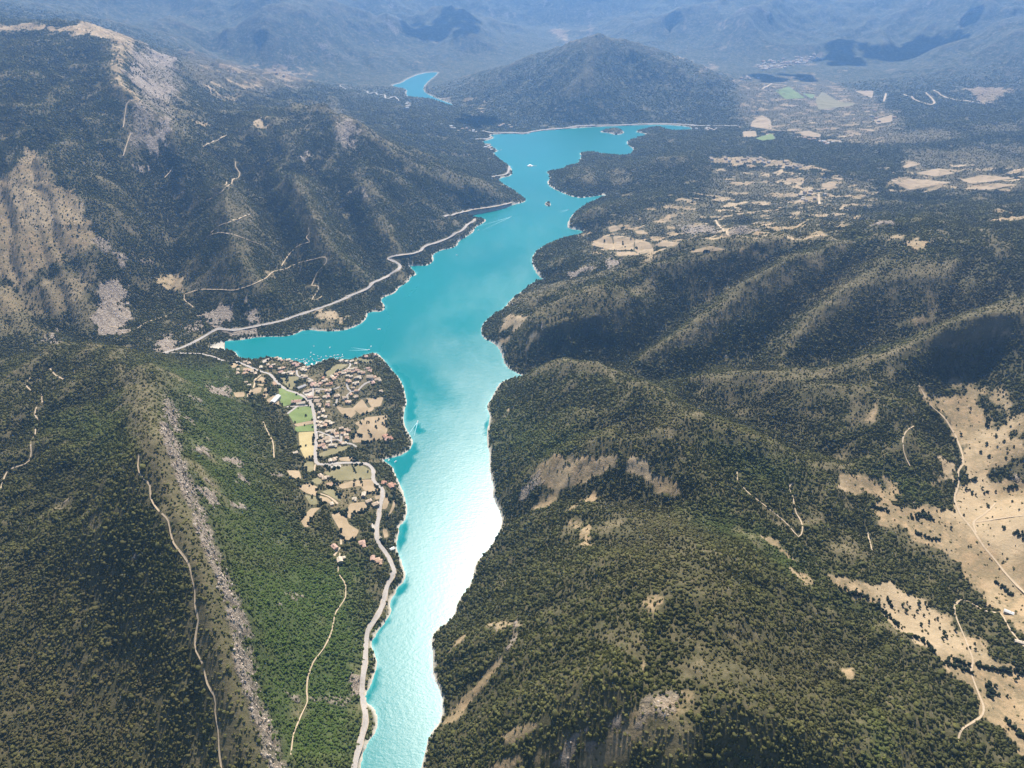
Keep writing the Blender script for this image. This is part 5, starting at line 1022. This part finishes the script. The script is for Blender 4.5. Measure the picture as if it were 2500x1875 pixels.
clusters(O([(790,250),(862,266),(1002,300),(942,262)]), 'along the northern shore lane', 'houses near the point', roofs=(3, 2), rows=4)
clusters(O([(572,692),(622,682),(602,772),(560,772),(722,772),(745,760),(602,852),(592,892)]), 'in the gardens below the core', 'houses in the gardens', rows=4)
clusters(O([(432,790),(442,840),(470,886)]), 'beside the main road below the car park', 'houses in the gardens', roofs=(2, 1), sizes=(13, 17), hipp=.2, rot0=0, rows=4)
clusters(O([(822,802),(845,792),(872,852),(902,852),(932,742),(1002,772)]), 'above the tan fields', 'houses by the tan fields', rows=3)
clusters(O([(472,1010),(522,962),(535,985),(520,1060),(460,1080),(562,1062),(445,1140),(492,1150),(532,1160),(572,1130),(612,1132),(642,1162),(460,1192),(502,1200),(562,1192)]), 'in the roadside estate', 'houses of the roadside estate', sizes=(8, 11), roofs=(2, 3, 1, 3), wingp=.1, rot0=1.57, rows=5)
clusters(O([(592,1275),(642,1260),(692,1260),(790,1230),(722,1310),(672,1290),(862,1250),(902,1270),(820,1300),(730,1350)]), 'in the estate under the copse', 'houses of the lower estate', sizes=(9, 12), roofs=(2, 3, 1), rot0=.35, rows=5)
clusters(O([(862,1330),(872,1372),(502,1340),(592,1368),(692,1402),(492,1420),(602,1420),(562,1392)]), 'in the lower estate centre', 'houses of the lower estate', sizes=(9, 13), roofs=(2, 3, 1), rot0=.3, rows=4)
clusters(O([(482,1490),(542,1500),(562,1522),(642,1482),(702,1480),(800,1440),(832,1452),(530,1468)]), 'along the lower estate edge', 'houses of the lower estate', sizes=(9, 13), roofs=(2, 3, 4, 1), rot0=.3, rows=4)
clusters(O([(1420,1350),(1482,1372),(1445,1385)]), 'in the compound by the lakeside wood', 'houses by the tan fields', roofs=(0, 4), sizes=(13, 17), wingp=.8, rows=4)
clusters(O([(130,1590)]), 'alone at the wood edge by the yellow field', 'houses in the wood', rows=2, roofs=(3,))
# south of the village
clusters(P([(510,385),(458,350)]), 'on the farm by the ploughed field', 'farm houses south of the village', sizes=(13, 17), roofs=(2, 3), rows=3)
clusters(P([(592,150),(642,138)]), 'beside the road junction', 'farm houses south of the village', roofs=(3, 2), rows=3)
clusters(P([(1390,485),(1415,498),(1302,448)]), 'between road and lake', 'houses between road and lake', roofs=(0,), wingp=.6, rows=4)
clusters(P([(1042,610),(915,665)]), 'in the round copse', 'houses in the round copse', roofs=(3, 2), rows=4)
clusters(P([(1112,700),(1202,740)]), 'in a terraced garden left of the road', 'houses in terraced gardens', sizes=(13, 16), roofs=(3, 2), rows=4)
clusters(P([(610,730)]), 'under trees at the track end', 'houses under trees', roofs=(3,), rows=2)
clusters(P([(650,1320)]), 'alone at the forest edge', 'houses in the wood', roofs=(4,), sizes=(14, 15), rows=2)
clusters(P([(1012,1262)]), 'in its clearing below the tan field', 'houses in the wood', roofs=(4,), sizes=(15, 16), wingp=1, rows=2)
clusters(P([(1222,1490),(1252,1512),(1162,1472)]), 'in the walled garden left of the road', 'houses in terraced gardens', roofs=(1, 4), sizes=(12, 15), wingp=.6, rows=4)
clusters(P([(718,1490)]), 'small at the end of the forest lane', 'houses in the wood', roofs=(3,), rows=2)
clusters(P([(1430,1345)]), 'standing by the pale shore', 'houses between road and lake', roofs=(5,), sizes=(10, 11), wingp=0, rows=2)
def shed(px, rot, l_, w_, h_, roof, label, name='barn', cat='barn', group=None):
    p = hit(px)[0]; e = house(tuple(p), rot, w_, l_, h_, roof, WALLS[2], False, False, name); props(e, None, label, cat, group)
shed(N([(1425,1010)]), 1.35, 34, 13, 5, ROOFS[5][1], 'long white roofed barn on the bare yard left of the green field')
shed(N([(1800,1060)]), .15, 24, 12, 6, ROOFS[4][1], 'rosy roofed farm building at the corner of the green field', 'farm_building', 'farm')
shed(N([(1880,1085)]), .25, 22, 9, 5, ROOFS[3][1], 'pale farm building beside the main road bend', 'farm_building', 'farm')
shed(N([(1895,790)]), .75, 24, 9, 5, ROOFS[6][1], 'long grey roofed shed beside the car park', 'shed', 'shed')
shed(M([(2118,300)]), -.6, 14, 6, 3.5, ROOFS[5][1], 'white roofed building on the dry basin beside the track')
shed(M([(2185,478)]), -.4, 14, 5, 3, ROOFS[3][1], 'low pale building at the right edge of the basin', 'shed', 'shed')
# far settlements: a few pixels each
def settlement(poly, n, label, group, size=(13, 20), roofs=(3, 2, 1, 3, 5)):
    p = np.array(poly); lo, hi = p.min(0), p.max(0); pts = []
    rr = np.random.default_rng(len(ALLH))
    while len(pts) < n:
        q = rr.uniform(lo, hi); d, i = seg_dist(np.array([q[0]]), np.array([q[1]]), p)
        if i[0] and all(abs(q[0] - a[0]) > 4.5 or abs(q[1] - a[1]) > 2.2 for a in pts) or rr.random() < .002: pts.append(tuple(q))
    q = [(a, b, p3) for (a, b), p3 in zip(pts, hit(pts)) if p3[2] > 1]; q.sort(key=lambda t: t[1])
    nrow = max(1, math.ceil(len(q) / 13)); per = math.ceil(len(q) / nrow); names = {1: [''], 2: ['far', 'near'], 3: ['far', 'middle', 'near'], 4: ['farthest', 'second', 'third', 'nearest']}[nrow]
    for k, (a, b, p3) in enumerate(q):
        r = k // per; od = ORD[sorted(t[0] for t in q[r * per:(r + 1) * per]).index(a)]
        l_ = HR.uniform(*size); e = bpy.data.objects.new('house', None); COL.objects.link(e); e.location = tuple(p3); e.rotation_euler = (0, 0, HR.uniform(-.5, .5))
        b = l_ * .36; h_ = HR.uniform(6, 9)
        link('wall', py_mesh('wall', *box(-l_ / 2, l_ / 2, -b, b, -5, h_), HR.choice(WALLS)), e); link('roof', py_mesh('roof', *roof_geo(-l_ / 2, l_ / 2, -b, b, h_, b * .55, HR.random() < .4), ROOFS[HR.choice(roofs)][1]), e)
        props(e, None, f"{label}, {od}" + (f" in {names[r]} row" if nrow > 1 else ''), 'house', group); ALLH.append((p3[0], p3[1], l_))
settlement(C_([(575,385),(700,360),(850,345),(1010,312),(1025,335),(900,385),(760,415),(640,425)]), 52, 'pale house in the far hazy town', 'houses of the far town', (18, 30))
settlement(C_([(490,455),(620,455),(640,490),(560,500),(500,480)]), 6, 'pale house just below the far town', 'houses below the far town', (18, 26))
settlement(C_([(320,950),(600,948),(860,985),(990,1005),(985,1020),(780,1008),(560,980),(340,975)]), 26, 'pale house in the long hill hamlet', 'houses of the hill hamlet', (12, 17), (3, 2, 2))
settlement(C_([(850,825),(960,840),(1110,860),(1030,880),(950,850)]), 12, 'pale house along the far valley road', 'houses of the valley hamlet', (14, 20))
settlement(F([(840,80),(920,40),(1010,30),(1020,70),(920,110)]), 10, 'pale house in the hamlet on the right plateau', 'houses of the plateau hamlet', (12, 18), (3, 2, 2))
settlement(C_([(1250,700),(1330,660),(1450,690),(1420,735),(1310,740)]), 5, 'pale farm on the far plain', 'houses of the far plain', (16, 22))
settlement(B([(700,755),(760,760),(900,785),(890,800),(780,790)]), 10, 'pale house on the spur left of the wide lake', 'houses on the spur', (13, 19))
settlement(B([(940,870),(975,875),(1000,890),(985,905),(945,895)]), 7, 'white house on the small lakeside headland', 'houses on the headland', (15, 20), (3, 5))
settlement(B([(1010,745),(1100,750),(1110,785),(1020,780)]), 5, 'pale house at the foot of the central mountain', 'houses at the mountain foot', (14, 20))
settlement(B([(465,620),(500,620),(495,650),(470,655)]), 6, 'pale house on the hilltop below the winding road', 'houses by the winding road', (14, 20))
settlement(A([(1600,415),(1690,400),(1790,470),(1680,470)]), 4, 'pale farmhouse on the plateau below the bald summit', 'farmhouses on the plateau', (14, 20))
settlement(C_([(230,770),(380,775),(370,785),(240,785)]), 8, 'white cabin on the beach at the lake head', 'cabins at the lake head', (14, 20), (3, 5))

# ---- jetties and boats
M_WHITE = flat_mat('white_gelcoat', (.62, .62, .60), .03, .35); M_DECK = flat_mat('pale_decking', (.62, .58, .52), .1); M_NAVY = flat_mat('dark_canopy', (.05, .07, .12), .1); M_PILE = flat_mat('grey_pile', (.35, .34, .32), .1)
def at_water(pts): return np.concatenate([to_xy(pts), np.zeros((len(pts), 1))], 1)
def jetty(a, b, width, label):
    pa, pb = at_water(O([a, b])); d = pb - pa; n = float(np.hypot(d[0], d[1])); e = bpy.data.objects.new('jetty', None); COL.objects.link(e); e.location = tuple(pa); e.rotation_euler = (0, 0, math.atan2(d[1], d[0]))
    link('deck', py_mesh('deck', *box(0, n, -width / 2, width / 2, .45, .75), M_DECK), e)
    for k in range(max(2, int(n / 9))):
        x = (k + .5) * n / max(2, int(n / 9))
        for s in (-1, 1): link('pile', py_mesh('pile', *box(x - .2, x + .2, s * (width / 2 + .2) - .2, s * (width / 2 + .2) + .2, -6, 1.6), M_PILE), e)
    props(e, None, label, 'jetty', 'harbour jetties')
jetty((236, 308), (290, 272), 4, 'pale jetty at the left end of the harbour')
jetty((362, 318), (358, 282), 4, 'short pale jetty in the middle of the harbour')
jetty((425, 305), (432, 268), 4, 'pale jetty left of the harbour finger row')
jetty((455, 300), (500, 262), 5, 'widest pale jetty right of the harbour middle')
jetty((520, 262), (540, 222), 6, 'pale jetty reaching farthest into the bay')
jetty((590, 232), (625, 212), 5, 'rightmost pale jetty of the harbour under the trees')
BR = random.Random(9)
def boat(p, rot, l_, label, group, canopy=None):
    e = bpy.data.objects.new('boat', None); COL.objects.link(e); e.location = (p[0], p[1], 0); e.rotation_euler = (0, 0, rot)
    b = l_ * .17; st = [(-.5, .8, .9), (-.2, 1, .85), (.15, .95, .9), (.38, .55, 1.05), (.5, .04, 1.2)]
    v, f = [], []
    for s, wd, h_ in st: v += [(s * l_, -b * wd, h_), (s * l_, -b * wd * .6, -.35), (s * l_, b * wd * .6, -.35), (s * l_, b * wd, h_)]
    for k in range(len(st) - 1):
        a = k * 4; f += [(a, a + 4, a + 5, a + 1), (a + 1, a + 5, a + 6, a + 2), (a + 2, a + 6, a + 7, a + 3), (a + 3, a + 7, a + 4, a)]
    f += [(0, 1, 2, 3), (16, 19, 18, 17)]
    link('hull', py_mesh('hull', v, f, M_WHITE), e)
    link('cabin', py_mesh('cabin', *box(-.18 * l_, .14 * l_, -b * .62, b * .62, .88, 1.9), M_NAVY if canopy else M_WHITE), e)
    props(e, None, label, 'boat', group); return e
def fleet(pts, phrase, group, l=(5.5, 8), rows=8):
    xyz = at_water(pts); q = sorted([(a[1], a[0], p) for a, p in zip(pts, xyz)], key=lambda t: t[0]); nrow = math.ceil(len(q) / rows); per = math.ceil(len(q) / nrow)
    for r in range(nrow):
        for k, (py, px, p) in enumerate(sorted(q[r * per:(r + 1) * per], key=lambda t: t[1])):
            wr = '' if nrow == 1 else f" in {['outer', 'inner'][r] if nrow == 2 else ['outer', 'middle', 'inner'][r]} row"
            boat(p, BR.uniform(-.5, .5) + BR.choice([0, 1.4]), BR.uniform(*l), f"white boat {phrase}, {ORD[k]}{wr}", group, BR.random() < .12)
fleet(O([(350,125),(395,155),(345,185),(372,220),(402,245),(450,175),(500,190),(572,180),(200,230),(245,220),(292,225),(140,215),(470,215),(320,250),(260,250)]), 'off the left harbour', 'boats moored at the harbour', rows=5)
fleet(O([(690,165),(682,200),(742,160),(806,155),(806,185),(770,197),(722,205),(640,185)]), 'moored off the wooded right harbour', 'boats moored at the harbour', rows=8)
fleet(O([(372,295),(384,305),(440,262),(452,285),(485,282),(512,255),(530,235),(550,240),(608,226),(300,282),(275,268),(470,262)]), 'tied up at the jetties', 'boats tied up at the jetties', (6, 9), rows=6)
fleet(O([(392,30),(625,50),(1220,35)]), 'drifting alone in open water off the village', 'boats out on the bay')
fleet(E([(775,425),(905,275),(310,870)]), 'out on the middle of the lake', 'boats out on the lake', (8, 11))
fleet(P([(1380,130),(1470,150),(1310,118)]), 'lying in the small cove below the village', 'boats in the cove', (6, 8))
fleet(B([(1020,905),(1040,900),(1005,890)]), 'moored beside the far headland', 'boats at the headland', (10, 14))
# motor boats with their wakes
M_FOAM = flat_mat('white_foam', (.34, .50, .52), .1)
def wake(a, b, width, label):
    pa, pb = at_water([a, b]); d = pb - pa; n = float(np.hypot(d[0], d[1])); rot = math.atan2(-d[1], -d[0])
    boat(pa, rot, 7.5, label, 'motor boats under way')
    v, f = [], []
    N_ = 40
    for side in (-1, 1):
        k0 = len(v)
        for k in range(N_ + 1):
            t = k / N_; c = side * (width * t + .6); hw = (.8 - .65 * t) * (.7 + .5 * BR.random()) + .1
            v += [(4 + t * n, c - hw, .05), (4 + t * n, c + hw, .05)]
        f += [(k0 + 2 * k, k0 + 2 * k + 2, k0 + 2 * k + 3, k0 + 2 * k + 1) for k in range(N_)]
    o = link('wake', py_mesh('wake', v, f, M_FOAM)); o.location = tuple(pa); o.rotation_euler = (0, 0, math.atan2(d[1], d[0]))
    props(o, 'stuff', 'thin white wake spreading behind a motor boat', 'wake')
wake(*O([(1190, 85), (930, 72)]), 9, 'motor boat with white wake crossing the bay')
wake(*I([(540, 318), (500, 400)]), 8, 'motor boat with white wake near the peninsula shore')
wake(*E([(1100, 195), (910, 265)]), 22, 'motor boat trailing a long wake across mid lake')
wake(*E([(1445, 153), (1390, 165)]), 8, 'motor boat with short wake near the right bank')
def platform():
    p = at_water(B([(1215, 996)]))[0]; e = bpy.data.objects.new('floating_platform', None); COL.objects.link(e); e.location = tuple(p)
    a = 16; oct_ = [(a * math.cos(k * math.pi / 4 + .39), a * .8 * math.sin(k * math.pi / 4 + .39)) for k in range(8)]
    v = [(x, y, .2) for x, y in oct_] + [(x, y, 1.6) for x, y in oct_]; link('deck', py_mesh('deck', v, [tuple(range(8, 16)), tuple(range(7, -1, -1))] + [(k, (k + 1) % 8, 8 + (k + 1) % 8, 8 + k) for k in range(8)], M_DECK), e)
    link('hut', py_mesh('hut', *box(-7, 6, -4, 5, 1.6, 5.5), M_WHITE), e); link('roof', py_mesh('roof', *roof_geo(-7, 6, -4, 5, 5.6, 2, True), M_WHITE), e); link('gangway', py_mesh('gangway', *box(14, 34, -1.5, 1.5, .3, .9), M_DECK), e)
    props(e, None, 'white floating platform with a hut in the narrows', 'platform')
platform()

# ---- single trees standing in the open
def tree_crown(seed):
    r = random.Random(seed); bm = bmesh.new()
    for k in range(16):
        th = r.uniform(0, 6.28); rr = r.uniform(0, 2.1) * (1 if k else 0); c = Vector((rr * math.cos(th), rr * math.sin(th), r.uniform(1.8, 5.4) - rr * .55))
        g = bmesh.ops.create_icosphere(bm, subdivisions=1, radius=r.uniform(.8, 1.5))
        for v in g['verts']: v.co = v.co * r.uniform(.8, 1.2) + c
    me = bpy.data.meshes.new('crown'); bm.to_mesh(me); bm.free(); return me
def crown_mat(name, c):
    m, t, b = mat(name); t.links.new(ramp_(t, noise(t, 1.0, 3, .6, position(t)), [(.3, tuple(v * .55 for v in c)), (.7, tuple(v * 1.35 for v in c))]), b.inputs['Base Color']); return m
M_CROWN = [crown_mat('dark_leaves', (.040, .050, .022)), crown_mat('olive_leaves', (.062, .070, .028))]; M_BARK = flat_mat('bark', (.12, .09, .065), .2)
CROWNS = [tree_crown(s) for s in range(6)]
for k, c in enumerate(CROWNS): c.materials.append(M_CROWN[k % 2])
_tv, _tf = [], []
for k in range(4):
    for j in range(6): _tv.append(((.32 - .06 * k) * math.cos(j * 1.047), (.32 - .06 * k) * math.sin(j * 1.047), k * 1.1 - .4))
for k in range(3):
    for j in range(6): _tf.append((k * 6 + j, k * 6 + (j + 1) % 6, k * 6 + 6 + (j + 1) % 6, k * 6 + 6 + j))
TRUNK = py_mesh('trunk', _tv, _tf, M_BARK)
TR = random.Random(21)
def trees(pts, phrase, group, size=(.75, 1.25), rows=12):
    h3 = hit(pts); q = sorted(zip([p[1] for p in pts], [p[0] for p in pts], h3), key=lambda t: t[0]); nrow = math.ceil(len(q) / rows); per = math.ceil(len(q) / nrow)
    for r in range(nrow):
        for k, (py, px, p) in enumerate(sorted(q[r * per:(r + 1) * per], key=lambda t: t[1])):
            s = TR.uniform(*size); e = bpy.data.objects.new('tree', None); COL.objects.link(e); e.location = tuple(p); e.scale = (s, s, s * TR.uniform(.9, 1.2)); e.rotation_euler = (0, 0, TR.uniform(0, 6))
            link('crown', CROWNS[TR.randrange(6)], e); link('trunk', TRUNK, e)
            wr = '' if nrow == 1 else f" in {(['far', 'near'] if nrow == 2 else ['far', 'middle', 'near'])[r]} row"
            props(e, None, f"round dark tree {phrase}, {ORD[k]}{wr}", 'tree', group)
trees(M([(1180,180),(1205,160),(1240,175),(1270,205),(1305,225),(1340,225),(1370,255),(1200,188)]), 'on the left dry strip of the basin', 'trees dotting the dry basin')
trees(M([(1480,255),(1510,240),(1525,265),(1500,290),(1550,320),(1580,245),(1585,270),(1620,240),(1628,270),(1610,315),(1640,355),(1690,335),(1590,370),(1570,290)]), 'in the middle of the dry strip', 'trees dotting the dry basin', rows=7)
trees(M([(1730,420),(1742,445),(1722,452),(1800,405),(1915,485),(1917,522),(1880,400),(1930,440)]), 'beside the curving basin track', 'trees dotting the dry basin')
trees(M([(2000,720),(2040,740),(2080,670),(2110,800),(2160,700),(1990,790),(2060,790),(2020,810)]), 'on the lower bare ground at bottom right', 'trees dotting the dry basin')
trees(J([(1815,245),(1890,240),(1830,400),(1950,505),(2000,530),(1865,665),(1862,730),(1985,455)]), 'along the upper dry valley floor', 'trees dotting the dry valley')
trees(J([(2050,470),(2110,480),(2130,350),(2150,380),(2090,440),(2060,360),(2040,410),(2100,330),(2170,260),(2060,230),(2100,540),(2150,470)]), 'on the scrubby valley slope', 'trees dotting the dry valley', rows=6)
trees(J([(1475,845),(1530,880),(1602,860),(1640,890),(1560,975),(1680,1020),(1770,960),(1850,880)]), 'on the left lobe of the plain', 'trees dotting the plain')
trees(J([(1995,830),(1920,760),(1960,720),(2040,740),(2090,720),(2140,800),(2180,850),(2090,960),(2150,990)]), 'right of the forked tracks', 'trees dotting the plain')
trees(O([(280,1045),(120,1140),(262,1180),(280,1475),(395,1325),(100,845),(80,880),(370,1100)]), 'standing in the meadows left of the main road', 'trees in the meadows')
trees(O([(205,530),(230,560),(190,570),(310,560),(330,590),(40,610),(140,650),(270,540)]), 'round the dark field by the old village', 'trees by the old village')
trees(O([(1165,1125),(1190,1140),(1160,1150),(1070,1140),(1085,1160),(1120,1090),(1290,1130),(1320,1115),(1330,1090),(1400,1080),(1430,1060),(1180,1250),(1195,1280),(1210,1310),(1225,1330),(1290,1200),(1300,1220),(1390,1160),(1410,1180),(1030,1320),(1060,1330),(1090,1335)]), 'on the big tan field', 'trees on the tan field', rows=8)
trees(P([(920,270),(935,300),(905,240),(1100,290),(685,420),(915,410),(910,470),(1000,390),(1010,430),(1025,470),(660,540),(680,570),(665,520),(740,590)]), 'on the wide southern meadow', 'trees on the southern meadow', rows=7)
trees(P([(480,480),(500,500),(470,520),(310,485),(350,615),(410,600),(415,640),(345,640),(575,360),(250,450)]), 'by the farm fields at the wood edge', 'trees by the farm', rows=10)
trees(E([(1770,350),(1772,365),(1785,380),(1850,385),(1855,388),(1610,390),(1820,330),(1660,345)]), 'on the pale terraces right of the lake', 'trees on the pale terraces', (1.2, 1.8))

# ---- fair weather clouds and added unseen ones high above the frame, whose shadows lie on the far land
M_CLOUD = flat_mat('cloud_white', (.85, .85, .86), .03, 1.0)
def cloud(px, size, label):
    p = Vector(hit(px)[0]); zc = 2700.0; c = p + SDIR * ((zc - p.z) / SDIR.z)
    r = random.Random(int(c.x)); bm = bmesh.new()
    for k in range(26):
        a = r.uniform(0, 6.28); d = r.uniform(0, 1) ** .6; q = Vector((math.cos(a) * d * size[0], math.sin(a) * d * size[1], r.uniform(0, .16) * size[0]))
        g = bmesh.ops.create_icosphere(bm, subdivisions=2, radius=r.uniform(.16, .34) * size[1] * (1.15 - .5 * d))
        for v in g['verts']: v.co = Vector((v.co.x * 1.4, v.co.y * 1.1, v.co.z * .7)) * r.uniform(.93, 1.07) + q
    me = bpy.data.meshes.new('cloud'); bm.to_mesh(me); bm.free(); me.materials.append(M_CLOUD)
    for f in me.polygons: f.use_smooth = True
    o = link('cloud', me); o.location = c; props(o, 'stuff', label, 'cloud')
cloud(V([(1690, 168)]), (300, 230), 'small white cloud shading the meadows below the far town')
cloud(V([(1960, 118)]), (900, 420), 'wide unseen cloud added to shade the far right mountain')  # out of view, added to darken the mountain's shaded side
cloud(V([(1030, 258)]), (150, 150), 'tiny white cloud shading the spur left of the wide lake')
cloud(V([(960, 50)]), (420, 380), 'unseen cloud added to shade the far mountain behind the lake arm')  # unseen, added to deepen the shade on this mountain
# ------------------------------------------------------------------ the air
def haze_box():
    m = bpy.data.materials.new('haze'); m.use_nodes = True; t = m.node_tree; t.nodes.clear()
    o = t.nodes.new('ShaderNodeOutputMaterial'); v = t.nodes.new('ShaderNodeVolumePrincipled')
    v.inputs['Color'].default_value = (.27, .54, 1.0, 1); v.inputs['Density'].default_value = HAZE_DENSITY; v.inputs['Anisotropy'].default_value = .68
    t.links.new(v.outputs[0], o.inputs['Volume'])
    x = 15000; y0, y1 = -400, 17200; z0, z1 = -18, max(1130, float(HT.max()) + 20)
    co = [(-x, y0, z0), (x, y0, z0), (x, y1, z0), (-x, y1, z0), (-x, y0, z1), (x, y0, z1), (x, y1, z1), (-x, y1, z1)]
    fc = [(0, 3, 2, 1), (4, 5, 6, 7), (0, 1, 5, 4), (1, 2, 6, 5), (2, 3, 7, 6), (3, 0, 4, 7)]
    me = bpy.data.meshes.new('haze'); me.from_pydata(co, [], fc); me.materials.append(m)
    props(link('haze', me), 'stuff', 'pale blue summer haze filling the whole valley', 'haze')
haze_box()
